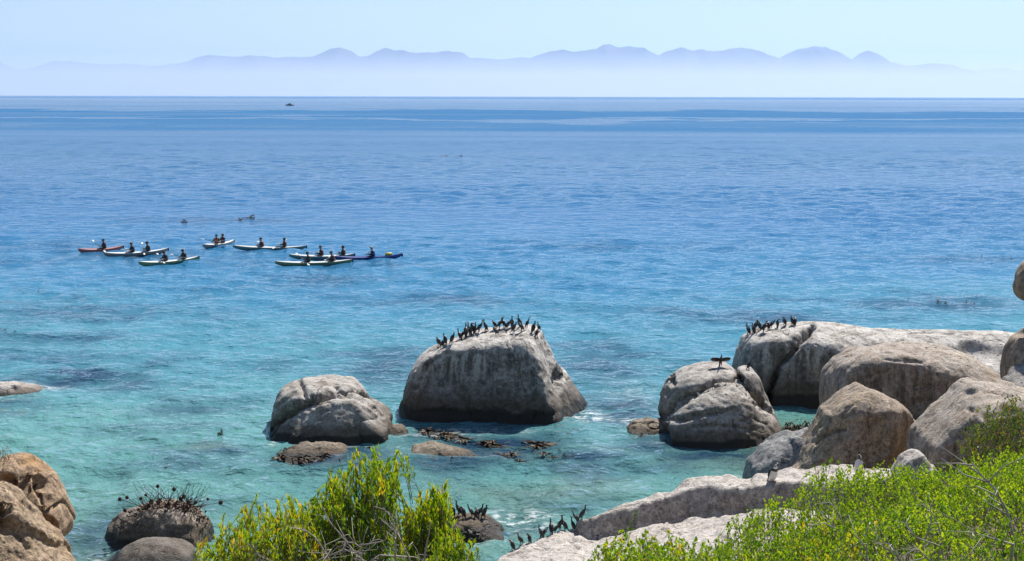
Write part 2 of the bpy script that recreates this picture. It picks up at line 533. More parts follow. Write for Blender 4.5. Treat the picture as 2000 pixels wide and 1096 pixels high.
# ------------------------------------------------------------------ far mountains, low shore, mist and haze
def ridge(name, prof, Y, front, seed, mat, rough_m=60):
    us = np.linspace(prof[0][0], prof[-1][0], 900)
    vs = np.interp(us, [p[0] for p in prof], [p[1] for p in prof])
    X = np.array([at_y(u, v, Y)[0] for u, v in zip(us, vs)])
    H = np.array([at_y(u, v, Y)[2] for u, v in zip(us, vs)])
    H = H + rough_m * 0.75 * fbm(np.stack([X / 700, 0 * X, 0 * X], 1), 1, 4, seed)
    H = H + 0.35 * rough_m * fbm(np.stack([X / 260, 0 * X, 0 * X], 1), 1, 3, seed + 8)
    rows = 26
    V = []
    for j in range(rows):
        s = (j / (rows - 1)) * 2 - 1            # -1 front foot, 0 ridge, 1 back foot
        yy = Y + s * front
        fall = (1 - abs(s)) ** 0.8
        spur = 1 + 0.28 * abs(s) * fbm(np.stack([X / 1400, np.full_like(X, yy / 2500), 0 * X], 1), 1, 4, seed + 3)
        Z = np.maximum(H * fall * spur, 0) - 25
        V.append(np.stack([X, np.full_like(X, yy), Z], 1))
    V = np.concatenate(V)
    n = len(us)
    a = (np.arange(rows - 1)[:, None] * n + np.arange(n - 1)[None, :]).ravel()
    me = mesh_np(name, V, np.stack([a, a + 1, a + n + 1, a + n], 1))
    return tag(obj(name, me, mat), kind='structure')

mk = Nodes('mountain_rock')
mp = mk.pos()
mc = mk.mix(mk.rng(mk.noise(mp, 0.0011, 6, 0.65, mscale=(1.6, 0.5, 1)), 0.35, 0.65), (0.010, 0.018, 0.022), (0.10, 0.10, 0.09))
M_MOUNT = mk.done(mk.principled(mc, 0.95, spec=0.1).outputs[0])
ridge('mountain_range', [(300, 125), (340, 121), (380, 113), (408, 105), (440, 104), (470, 107), (490, 103), (520, 103), (545, 109), (575, 105), (615, 108), (640, 96), (665, 93), (685, 97), (703, 106), (722, 103), (735, 97), (752, 91), (770, 96), (790, 96), (815, 102), (835, 97), (880, 96), (905, 100), (920, 107), (960, 112), (1000, 111), (1036, 108), (1060, 97), (1075, 92), (1093, 90), (1112, 92), (1130, 92), (1165, 91), (1178, 83), (1190, 81), (1205, 86), (1230, 84), (1255, 87), (1270, 97), (1285, 103), (1300, 97), (1330, 92), (1350, 95), (1372, 89), (1410, 93), (1425, 90), (1460, 91), (1485, 92), (1505, 101), (1522, 106), (1540, 97), (1560, 90), (1585, 88), (1612, 89), (1640, 99), (1665, 113), (1680, 103), (1695, 97), (1712, 105), (1740, 119), (1770, 125), (1805, 121), (1830, 122), (1860, 128), (1900, 138), (1960, 150), (2020, 165)], 36000, 4200, 40, M_MOUNT)
ridge('distant_mountain_range', [(-500, 120), (-300, 108), (-120, 112), (-40, 108), (0, 120), (20, 133), (40, 136), (70, 126), (105, 118), (140, 114), (175, 118), (210, 122), (250, 121), (300, 124), (360, 121), (420, 124), (600, 128), (900, 140)], 50000, 4200, 50, M_MOUNT)
ridge('distant_mountain_spur', [(1500, 150), (1650, 132), (1720, 124), (1780, 127), (1850, 131), (1900, 134), (1960, 132), (2020, 136), (2150, 130), (2400, 138)], 50000, 4200, 60, M_MOUNT)
dk = Nodes('dune_sand')
dp = dk.pos()
dc = dk.mix(dk.noise(dp, 0.004, 4, 0.6), (0.42, 0.33, 0.26), (0.25, 0.22, 0.17))
ridge('low_sandy_shore', [(-400, 182), (0, 181.5), (60, 180.5), (120, 183), (200, 184.5), (300, 185), (420, 183.5), (520, 185.5), (620, 184.5), (700, 186.5), (760, 189)], 16500, 500, 70, dk.done(dk.principled(dc, 0.95, spec=0.1).outputs[0]), 8)

def air_box(name, x0, x1, y0, y1, z0, z1, col, dens, aniso):
    mbx = MB().box(((x0 + x1) / 2, (y0 + y1) / 2, (z0 + z1) / 2), (x1 - x0, y1 - y0, z1 - z0))
    k = Nodes(name + '_air')
    v = k.n('VolumePrincipled')
    v.inputs['Color'].default_value = (*col, 1)
    v.inputs['Density'].default_value = dens
    v.inputs['Anisotropy'].default_value = aniso
    k.l(v.outputs[0], k.out.inputs['Volume'])
    return tag(obj(name, mbx.mesh(name, False), k.m), kind='stuff')
air_box('haze', -60000, 60000, -1000, 95000, -30, 1900, (0.50, 0.67, 0.96), 3.0e-5, 0.35)
air_box('sea_mist', -55000, 55000, 14500, 31000, -28, 455, (0.70, 0.735, 0.86), 1.15e-4, 0.35)

# ------------------------------------------------------------------ boulders
_ico = {}
def ico(sub):
    if sub not in _ico:
        bm = bmesh.new()
        bmesh.ops.create_icosphere(bm, subdivisions=sub, radius=1.0)
        V = np.array([v.co[:] for v in bm.verts])
        Fc = np.array([[v.index for v in f.verts] for f in bm.faces])
        bm.free()
        _ico[sub] = (V / np.linalg.norm(V, axis=1)[:, None], Fc)
    return _ico[sub]
def outline_radius(P2, c, smooth):
    th = np.linspace(-math.pi, math.pi, 1440, endpoint=False)
    D = np.stack([np.cos(th), np.sin(th)], 1)
    R = np.zeros(len(th))
    n = len(P2)
    for i in range(n):
        a, b = P2[i] - c, P2[(i + 1) % n] - c
        e = b - a
        den = D[:, 0] * e[1] - D[:, 1] * e[0]
        den = np.where(np.abs(den) < 1e-9, 1e-9, den)
        t = (a[0] * e[1] - a[1] * e[0]) / den
        s = (a[0] * D[:, 1] - a[1] * D[:, 0]) / den
        ok = (t > 0) & (s >= -1e-6) & (s <= 1 + 1e-6)
        R = np.where(ok & (t > R), t, R)
    m = R[R > 0].mean()
    R = np.where(R <= 0, m, R)
    if smooth > 0:
        h = int(smooth * 4 * 3)
        ker = np.exp(-0.5 * (np.arange(-h, h + 1) / (smooth * 4.0)) ** 2)
        ker /= ker.sum()
        R = np.convolve(np.concatenate([R[-h:], R, R[:h]]), ker, 'valid')
    return th, R
def boulder_mesh(name, outline, Y, planes, back=2.0, p=9.0, sub=6, noise=0.10, cracks=(), dents=(), seed=1, smooth=2.2, center=None, fine=0.022, fissure=0.11):
    """outline: pixel trace taken at distance Y; planes: (nx, n_toward_viewer, nz, u, v, w) cutting faces."""
    P3 = np.array([at_y(u, v, Y) for u, v in outline])
    P2 = P3[:, [0, 2]]
    if center is None:
        a = P2
        b = np.roll(P2, -1, 0)
        cr = a[:, 0] * b[:, 1] - b[:, 0] * a[:, 1]
        c2 = ((a + b) * cr[:, None]).sum(0) / (3 * cr.sum())
    else:
        c2 = at_y(center[0], center[1], Y)[[0, 2]]
    th, R = outline_radius(P2, c2, smooth)
    c = np.array([c2[0], Y, c2[1]])
    D, Fc = ico(sub)
    D = D.copy()
    ang = np.arctan2(D[:, 2], D[:, 0])
    rho = np.hypot(D[:, 0], D[:, 2])
    Ri = np.interp(ang, np.append(th, math.pi), np.append(R, R[0]))
    g = (rho / Ri) ** p
    pl = [((0.0, -1.0, 0.12), back)]
    for (nx_, nw, nz_, u, v, wv) in planes:
        n = np.array([nx_, -nw, nz_], float)
        n /= np.linalg.norm(n)
        h = float(np.dot(n, at_y(u, v, Y - wv) - c))
        pl.append((n, max(h, 0.15)))
    for n, h in pl:
        if isinstance(n, tuple):
            n = np.array([n[0], -n[1], n[2]])
            n /= np.linalg.norm(n)
        g = g + np.maximum(D @ n / h, 0) ** p
    r = g ** (-1.0 / p)
    V = D * r[:, None] + c
    size = math.sqrt(abs((P2[:, 0].max() - P2[:, 0].min()) * (P2[:, 1].max() - P2[:, 1].min())))
    off = seed * 13.7
    disp = noise * 0.6 * size / 3 * fbm(V + off, 1.4 / size * 1.2, 3, seed) + noise * 0.28 * fbm(V + off, 1.3, 3, seed + 5)
    disp = disp + fine * fbm(V + off, 4.5, 3, seed + 9)
    # shallow pits of weathered granite
    pit = np.clip(fbm(V + off, 1.9, 2, seed + 21) - 0.45, 0, 1)
    disp = disp - pit * noise * 0.5
    fz = fbm(V * np.array([1.0, 1.0, 0.8]) + off * 1.7, 0.42, 3, seed + 41)
    fm = sstep(0.05, 0.45, fbm(V + off, 0.5, 2, seed + 51))
    disp = disp - fissure * fm * np.exp(-(fz / 0.018) ** 2)
    fz2 = fbm(V[:, [2, 0, 1]] + off * 0.7, 0.6, 3, seed + 61)
    disp = disp + fissure * 0.55 * np.tanh(fz2 / 0.05) * sstep(0.0, 0.4, -fbm(V + off, 0.45, 2, seed + 71))
    V = V + D * disp[:, None]
    if cracks or dents:
        uu, vv = to_px(V)
        e1 = V[Fc[:, 1]] - V[Fc[:, 0]]
        e2 = V[Fc[:, 2]] - V[Fc[:, 0]]
        fn = np.cross(e1, e2)
        vn = np.zeros_like(V)
        for i in range(3): np.add.at(vn, Fc[:, i], fn)
        vn /= np.linalg.norm(vn, axis=1)[:, None] + 1e-12
        vis = sstep(-0.12, 0.12, -((V - EYE) / np.linalg.norm(V - EYE, axis=1)[:, None] * vn).sum(1))
        wobu = 2.2 * fbm(V, 2.0, 3, seed + 31)
        for poly, wd, dp in cracks:
            dmin = np.full(len(V), 1e9)
            for (x0, y0), (x1, y1) in zip(poly[:-1], poly[1:]):
                ex, ey = x1 - x0, y1 - y0
                t = np.clip(((uu - x0) * ex + (vv - y0) * ey) / (ex * ex + ey * ey), 0, 1)
                dmin = np.minimum(dmin, np.hypot(uu + wobu - x0 - t * ex, vv + wobu * 0.6 - y0 - t * ey))
            V = V - vn * (dp * np.exp(-(dmin / wd) ** 2) * vis)[:, None]
        for u0, v0, ru, rv, dp in dents:
            q = ((uu + wobu - u0) / ru) ** 2 + ((vv - v0) / rv) ** 2
            V = V - vn * (dp * np.exp(-q ** 2) * vis)[:, None]
    return mesh_np(name, V, Fc)

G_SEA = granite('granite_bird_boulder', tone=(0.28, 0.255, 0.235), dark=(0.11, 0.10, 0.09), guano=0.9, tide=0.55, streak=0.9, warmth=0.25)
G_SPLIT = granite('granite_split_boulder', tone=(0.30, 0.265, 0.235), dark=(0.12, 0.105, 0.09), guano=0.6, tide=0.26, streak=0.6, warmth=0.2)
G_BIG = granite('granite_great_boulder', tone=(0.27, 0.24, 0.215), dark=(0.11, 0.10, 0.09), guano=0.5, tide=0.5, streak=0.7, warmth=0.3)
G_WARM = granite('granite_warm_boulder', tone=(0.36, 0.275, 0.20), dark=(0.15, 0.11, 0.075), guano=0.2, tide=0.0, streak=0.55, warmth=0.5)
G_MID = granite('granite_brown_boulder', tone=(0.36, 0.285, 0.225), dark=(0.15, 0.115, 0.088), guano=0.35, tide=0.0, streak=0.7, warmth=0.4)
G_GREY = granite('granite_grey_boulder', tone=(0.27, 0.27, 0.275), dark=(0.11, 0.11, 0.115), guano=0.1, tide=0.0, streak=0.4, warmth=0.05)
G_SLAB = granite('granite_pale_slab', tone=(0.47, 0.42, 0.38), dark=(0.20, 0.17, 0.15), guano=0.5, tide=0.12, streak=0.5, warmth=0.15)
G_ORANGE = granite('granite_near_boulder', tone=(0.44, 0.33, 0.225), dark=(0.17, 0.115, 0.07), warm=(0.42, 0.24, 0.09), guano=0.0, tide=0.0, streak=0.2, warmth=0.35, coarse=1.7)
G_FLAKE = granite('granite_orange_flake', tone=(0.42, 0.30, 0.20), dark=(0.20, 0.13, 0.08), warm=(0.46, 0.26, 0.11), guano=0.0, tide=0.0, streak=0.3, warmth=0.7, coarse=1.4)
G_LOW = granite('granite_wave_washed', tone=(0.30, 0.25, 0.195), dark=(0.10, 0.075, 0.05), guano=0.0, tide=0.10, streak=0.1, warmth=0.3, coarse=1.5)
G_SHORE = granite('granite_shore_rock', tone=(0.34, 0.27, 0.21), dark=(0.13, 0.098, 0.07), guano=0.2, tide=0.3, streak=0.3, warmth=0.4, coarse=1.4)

def boulder(name, label, outline, Y, planes, mat, **kw):
    me = boulder_mesh(name, outline, Y, planes, **kw)
    return tag(obj(name, me, mat), label, 'boulder')
def block(name, parent, outline, Y, planes, mat, **kw):
    return obj(name, boulder_mesh(name, outline, Y, planes, **kw), mat, parent)

BIG = boulder('sea_boulder', 'tall rounded granite boulder standing in the sea with a flock of cormorants along its top',
    [(788, 800), (789, 770), (797, 738), (812, 708), (835, 688), (862, 674), (900, 657), (950, 643), (1000, 638), (1045, 636), (1062, 648), (1078, 685), (1098, 727), (1125, 757), (1148, 790), (1158, 815), (1152, 855), (1100, 895), (960, 905), (840, 885), (795, 840)],
    58.0, [(-0.10, 1, 0.30, 960, 672, 1.5), (0.80, 0.36, 0.42, 1100, 770, 1.0), (-0.05, 0.22, 1, 960, 660, 0.9), (-0.6, 0.7, 0.25, 815, 760, 1.5)], G_SEA,
    back=1.8, p=17, sub=7, noise=0.11, seed=3, cracks=[([(812, 760), (825, 725), (850, 700), (875, 690)], 5, 0.12), ([(1062, 660), (1080, 740), (1105, 800), (1108, 830)], 6, 0.06), ([(800, 800), (900, 806), (1000, 800), (1090, 806)], 7, 0.05)],
    dents=[(1090, 742, 9, 22, 0.35), (1098, 700, 8, 16, 0.2), (985, 715, 30, 22, 0.05), (870, 745, 34, 30, 0.10)])
e = empty('split_boulder', at_y(650, 850, 54.5))
tag(e, 'low split granite boulder in the sea, cracked upper slab over domed lower block', 'boulder')
def at_parent(o):            # geometry is in world space: keep it there under a moved parent
    o.matrix_parent_inverse = Matrix.Translation(o.parent.location).inverted()
    return o
at_parent(block('lower_block', e, [(533, 852), (540, 830), (570, 808), (610, 788), (650, 777), (690, 776), (720, 790), (745, 815), (765, 838), (768, 855), (745, 890), (560, 895), (536, 875)], 53.9,
    [(-0.1, 1, 0.35, 630, 830, 1.25), (0.6, 0.7, 0.4, 725, 825, 0.7), (-0.25, 0.7, 0.7, 600, 805, 0.6)], G_SPLIT, back=1.2, p=9, noise=0.07, seed=5, cracks=[([(690, 780), (720, 805), (760, 830)], 4, 0.05), ([(528, 850), (545, 824), (572, 804), (612, 784), (650, 773), (692, 772), (722, 786), (748, 810)], 4.5, 0.20)]))
at_parent(block('upper_block', e, [(530, 840), (528, 808), (535, 782), (550, 762), (590, 747), (640, 741), (685, 747), (705, 764), (720, 787), (742, 802), (766, 822), (765, 860), (640, 875), (545, 872)], 55.2,
    [(-0.1, 1, 0.30, 620, 770, 1.9), (-0.6, 0.7, 0.3, 545, 800, 1.3), (0.1, 0.3, 1, 650, 748, 0.6)], G_SPLIT, back=1.6, p=10, noise=0.08, seed=6,
    cracks=[([(530, 846), (545, 822), (572, 802), (612, 782), (650, 771), (692, 770), (722, 784), (748, 808)], 7, 0.55), ([(585, 745), (592, 762), (598, 780), (602, 800)], 4.5, 0.22), ([(605, 768), (612, 778), (613, 795)], 3.5, 0.18), ([(655, 752), (668, 770), (700, 775), (712, 790)], 4, 0.15), ([(530, 800), (560, 780), (590, 765)], 4, 0.06)]))
e = empty('cracked_sea_rock', at_y(1410, 860, 54.5))
tag(e, 'cracked granite rock in the shallows with a cormorant drying its wings on top', 'boulder')
CRK = []
CRK.append(at_parent(block('main_block', e, [(1306, 858), (1300, 822), (1322, 792), (1360, 767), (1400, 752), (1430, 749), (1455, 762), (1490, 800), (1520, 822), (1536, 850), (1525, 885), (1320, 885)], 53.6,
    [(-0.05, 1, 0.5, 1420, 810, 1.3), (0.6, 0.7, 0.45, 1500, 835, 0.8), (0, 0.45, 1, 1410, 770, 0.5)], G_SPLIT, back=1.3, p=8, noise=0.07, seed=8, fine=0.03, cracks=[([(1300, 818), (1330, 820), (1360, 812), (1400, 806)], 4, 0.18), ([(1330, 838), (1400, 832), (1470, 838)], 5, 0.06), ([(1300, 812), (1330, 788), (1362, 765), (1400, 750), (1432, 746), (1448, 752), (1470, 778), (1490, 800)], 4.5, 0.2)])))
CRK.append(at_parent(block('upper_block', e, [(1288, 812), (1298, 777), (1310, 747), (1340, 727), (1380, 717), (1415, 715), (1438, 730), (1446, 747), (1445, 800), (1300, 850)], 55.2,
    [(-0.1, 1, 0.45, 1370, 745, 1.6), (-0.6, 0.6, 0.3, 1305, 780, 1.0), (0, 0.35, 1, 1400, 723, 0.5)], G_SPLIT, back=1.5, p=10, noise=0.07, seed=9, cracks=[([(1296, 815), (1330, 787), (1362, 764), (1400, 749), (1440, 744)], 7, 0.5)], dents=[(1312, 742, 7, 12, 0.2), (1304, 770, 5, 8, 0.1)])))
CRK.append(at_parent(block('side_block', e, [(1443, 728), (1450, 721), (1470, 720), (1485, 740), (1500, 775), (1515, 810), (1533, 848), (1500, 870), (1462, 850), (1446, 760)], 54.7,
    [(-0.1, 1, 0.35, 1480, 780, 1.3), (0.3, 0.3, 1, 1465, 725, 0.3), (0.6, 0.6, 0.3, 1505, 810, 0.5)], G_SPLIT, back=1.2, p=11, noise=0.06, seed=10, cracks=[([(1444, 740), (1458, 762), (1490, 798)], 6, 0.35)])))
GB = [boulder('great_boulder', 'huge long flat-topped granite boulder with a deep diagonal crack and cormorants on its end',
    [(1438, 800), (1440, 728), (1446, 692), (1459, 664), (1490, 650), (1540, 640), (1590, 636), (1640, 640), (1700, 646), (1800, 650), (1900, 652), (1980, 657), (2060, 670), (2150, 740), (2160, 860), (1800, 880), (1450, 875)], 60.5,
    [(-0.20, 1, 0.24, 1540, 662, 1.1), (-0.85, 0.45, 0.18, 1452, 720, 0.8), (0.10, 0.55, 1, 1700, 668, 1.0), (0.03, 0.22, 1, 1750, 664, 1.8), (-0.05, 0.20, 1, 1510, 655, 1.0)], G_SEA,
    back=1.9, p=17, sub=7, noise=0.07, seed=13, smooth=1.0, center=(1640, 770), cracks=[([(1588, 640), (1570, 657), (1545, 690), (1520, 716), (1507, 744), (1500, 785), (1498, 830)], 5.0, 0.75), ([(1566, 650), (1545, 672)], 5, 0.2)], dents=[(1910, 690, 50, 20, 0.3)])]
boulder('brown_boulder', 'broad brown granite boulder with a vertical joint leaning against the huge flat-topped boulder',
    [(1619, 795), (1622, 752), (1636, 712), (1670, 688), (1730, 678), (1800, 672), (1850, 682), (1910, 702), (1950, 727), (1968, 748), (1980, 800), (1965, 910), (1640, 910), (1622, 850)], 53.0,
    [(-0.08, 1, 0.18, 1780, 715, 1.3), (0.0, 0.22, 1, 1790, 690, 1.0), (-0.65, 0.7, 0.25, 1640, 760, 1.2), (0.35, 0.6, 0.8, 1900, 730, 1.2)], G_MID, back=2.4, p=10, sub=7, noise=0.15, seed=15,
    cracks=[([(1702, 765), (1703, 735), (1718, 728), (1722, 700), (1745, 703), (1800, 708)], 3.0, 0.07), ([(1721, 728), (1722, 770)], 3.0, 0.16), ([(1815, 720), (1812, 760), (1818, 800)], 5, 0.05)])
boulder('peaked_boulder', 'warm tan peaked granite boulder with a ledge on its shoulder behind the pale slab',
    [(1530, 928), (1558, 908), (1580, 872), (1600, 838), (1615, 810), (1645, 786), (1688, 760), (1730, 776), (1765, 798), (1792, 828), (1796, 850), (1787, 890), (1772, 930), (1765, 985), (1540, 985)], 44.5,
    [(0.10, 1, 0.12, 1700, 860, 1.35), (-0.62, 0.62, 0.42, 1618, 850, 0.85), (0.05, 0.6, 1, 1690, 782, 0.7), (0.65, 0.6, -0.1, 1778, 860, 0.5)], G_WARM, back=1.5, p=19, sub=7, noise=0.06, seed=17, smooth=1.0,
    cracks=[([(1592, 862), (1612, 846), (1632, 838), (1650, 838)], 4.5, 0.22), ([(1640, 832), (1652, 806), (1672, 786)], 3, 0.05)], dents=[(1620, 920, 22, 20, 0.15), (1780, 880, 8, 40, 0.08)])
boulder('grey_boulder', 'smooth blue-grey boulder beside the warm tan peaked boulder', [(1458, 950), (1468, 908), (1490, 877), (1530, 857), (1590, 843), (1625, 852), (1640, 900), (1640, 985), (1462, 985)], 45.8,
    [(-0.1, 1, 0.4, 1540, 910, 1.0), (-0.4, 0.6, 0.6, 1500, 885, 0.6)], G_GREY, back=1.3, p=7, noise=0.08, seed=19, sub=6)
boulder('sloping_boulder', 'brown sloping granite boulder rising behind the green hillside shrubs', [(1790, 890), (1800, 852), (1835, 812), (1880, 772), (1905, 757), (1955, 755), (2010, 762), (2060, 800), (2085, 900), (2060, 985), (1795, 985)], 41.0,
    [(-0.15, 1, 0.14, 1890, 830, 1.5), (-0.45, 0.35, 0.8, 1850, 800, 0.6), (0, 0.25, 1, 1930, 764, 0.5)], G_MID, back=1.6, p=13, noise=0.07, seed=21, cracks=[([(1895, 800), (1905, 820), (1890, 850)], 5, 0.08)])
boulder('leaning_boulder', 'grey rounded boulder resting on the brown sloping boulder by the shrubs', [(1950, 805), (1962, 766), (1974, 746), (1994, 728), (2035, 716), (2090, 720), (2120, 800), (2100, 880), (1960, 870)], 42.2,
    [(-0.1, 1, 0.3, 2010, 780, 1.0)], G_BIG, back=1.2, p=7, noise=0.08, seed=22)
boulder('stacked_boulder', 'brown boulder at the end of the flat-topped boulder carrying a perched boulder', [(1984, 735), (1989, 705), (2002, 672), (2025, 655), (2065, 632), (2140, 602), (2220, 625), (2270, 720), (2230, 880), (1998, 880)], 44.6,
    [(-0.2, 1, 0.2, 2100, 720, 1.8)], G_WARM, back=1.8, p=7, noise=0.07, seed=23)
boulder('perched_boulder', 'dark brown perched boulder with a rounded underside showing against the sea', [(2000, 570), (2002, 540), (2013, 520), (2050, 494), (2120, 480), (2200, 500), (2240, 560), (2200, 610), (2110, 620), (2036, 602), (2006, 590)], 44.8,
    [(-0.2, 1, 0.1, 2100, 550, 1.4)], G_WARM, back=1.4, p=7, noise=0.06, seed=24)
boulder('small_pale_boulder', 'small pale grey boulder at the edge of the shrubs below the peaked boulder', [(1746, 925), (1765, 893), (1790, 879), (1803, 881), (1818, 905), (1820, 960), (1750, 965)], 39.0,
    [(-0.2, 1, 0.4, 1785, 910, 0.4)], G_SLAB, back=0.6, p=6, noise=0.06, seed=25, sub=5)
boulder('near_boulder', 'coarse tan granite boulder with a dark hollow sloping down to the sea', [(-190, 1260), (-200, 1030), (-90, 950), (-8, 948), (14, 955), (32, 978), (52, 1002), (74, 1030), (100, 1062), (136, 1104), (182, 1190), (150, 1280)], 25.0,
    [(0.25, 1, 0.6, 40, 1035, 0.8), (0.6, 0.5, 0.6, 95, 1045, 0.25)], G_ORANGE, back=0.7, p=12, sub=7, noise=0.08, seed=27, fine=0.04, center=(0, 1090), cracks=[([(10, 1020), (40, 1050), (60, 1080)], 6, 0.06), ([(0, 935), (30, 960), (40, 985)], 6, 0.05)], dents=[(10, 1008, 14, 32, 0.35), (55, 1000, 10, 14, 0.05)])
boulder('curled_rock_flake', 'orange curved granite flake curling over the back of the coarse tan boulder', [(-110, 965), (-40, 916), (-6, 904), (28, 904), (60, 917), (84, 938), (98, 970), (113, 1003), (122, 1030), (116, 1050), (108, 1064), (80, 1070), (-20, 1070), (-110, 1070)], 26.4,
    [(-0.1, 1, -0.25, 60, 950, 0.45), (0.8, 0.30, 0.25, 118, 990, 0.25), (0.1, 0.2, 1, 40, 897, 0.2)], G_FLAKE, back=0.9, p=10, sub=6, noise=0.05, seed=28, smooth=1.6, dents=[(50, 945, 46, 24, 0.45), (92, 1000, 16, 34, 0.3)])
boulder('shrub_topped_rock', 'rough brown shore rock with a dead shrub growing on top', [(199, 1052), (205, 1030), (225, 1011), (260, 996), (300, 988), (350, 986), (385, 1001), (402, 1032), (412, 1062), (400, 1120), (240, 1120), (208, 1085)], 40.6,
    [(-0.1, 1, 0.5, 300, 1040, 0.9), (-0.5, 0.6, 0.5, 225, 1040, 0.5)], G_SHORE, back=1.0, p=6, noise=0.14, seed=30, fine=0.05)
boulder('pale_shore_rock', 'pale rounded shore rock below the rock with the dead shrub', [(206, 1110), (230, 1078), (270, 1062), (310, 1058), (350, 1064), (375, 1082), (388, 1110), (380, 1180), (210, 1180)], 38.0,
    [(0, 1, 0.95, 300, 1085, 0.5)], G_BIG, back=0.8, p=6, noise=0.10, seed=31, sub=5)
BR = boulder('roosting_rock', 'rough brown waterside rock crowded with cormorants beside the yellow-green shrub', [(850, 1075), (862, 1035), (880, 1014), (920, 1008), (955, 1017), (980, 1037), (994, 1058), (990, 1090), (930, 1115), (860, 1110)], 41.6,
    [(0, 1, 0.5, 930, 1050, 0.7), (0.1, 0.4, 1, 920, 1015, 0.3)], G_SHORE, back=0.9, p=7, noise=0.11, seed=32, fine=0.04)
boulder('low_rock', 'low brown rock fringed with kelp in front of the split boulder', [(530, 893), (560, 877), (600, 867), (640, 864), (670, 870), (688, 884), (690, 915), (540, 918)], 51.0, [(0, 0.8, 1, 610, 878, 0.5)], G_LOW, back=0.8, p=5, noise=0.12, seed=33, sub=5, fine=0.05)
boulder('awash_rock', 'pale low rock awash in front of the tall sea boulder', [(786, 893), (808, 874), (840, 869), (880, 875), (920, 886), (945, 900), (920, 922), (795, 918)], 50.6, [(0, 0.8, 1, 860, 882, 0.4)], G_LOW, back=0.8, p=5, noise=0.12, seed=34, sub=5, fine=0.05)
boulder('foamy_rock', 'small low rock ringed by foam beside the cracked sea rock', [(1222, 838), (1240, 824), (1270, 818), (1300, 823), (1315, 842), (1300, 866), (1228, 862)], 54.6, [(0, 0.8, 1, 1265, 828, 0.4)], G_LOW, back=0.7, p=5, noise=0.12, seed=35, sub=5, fine=0.05)
boulder('kelp_gap_rock', 'tiny low rock in the gap between the split boulder and the tall sea boulder', [(748, 850), (768, 830), (788, 834), (802, 850), (795, 868), (752, 866)], 54.2, [(0, 0.8, 1, 775, 838, 0.3)], G_LOW, back=0.6, p=5, noise=0.10, seed=36, sub=5, fine=0.04)
boulder('surf_rock', 'pale flat rock awash beside a dark patch of reef', [(-90, 778), (-20, 750), (20, 747), (60, 754), (84, 763), (78, 785), (0, 795), (-90, 800)], 61.5, [(0, 0.9, 1, 10, 758, 0.6)], G_SLAB, back=1.0, p=5, noise=0.10, seed=37, sub=5, fine=0.04, dents=[(30, 759, 8, 6, 0.15)])

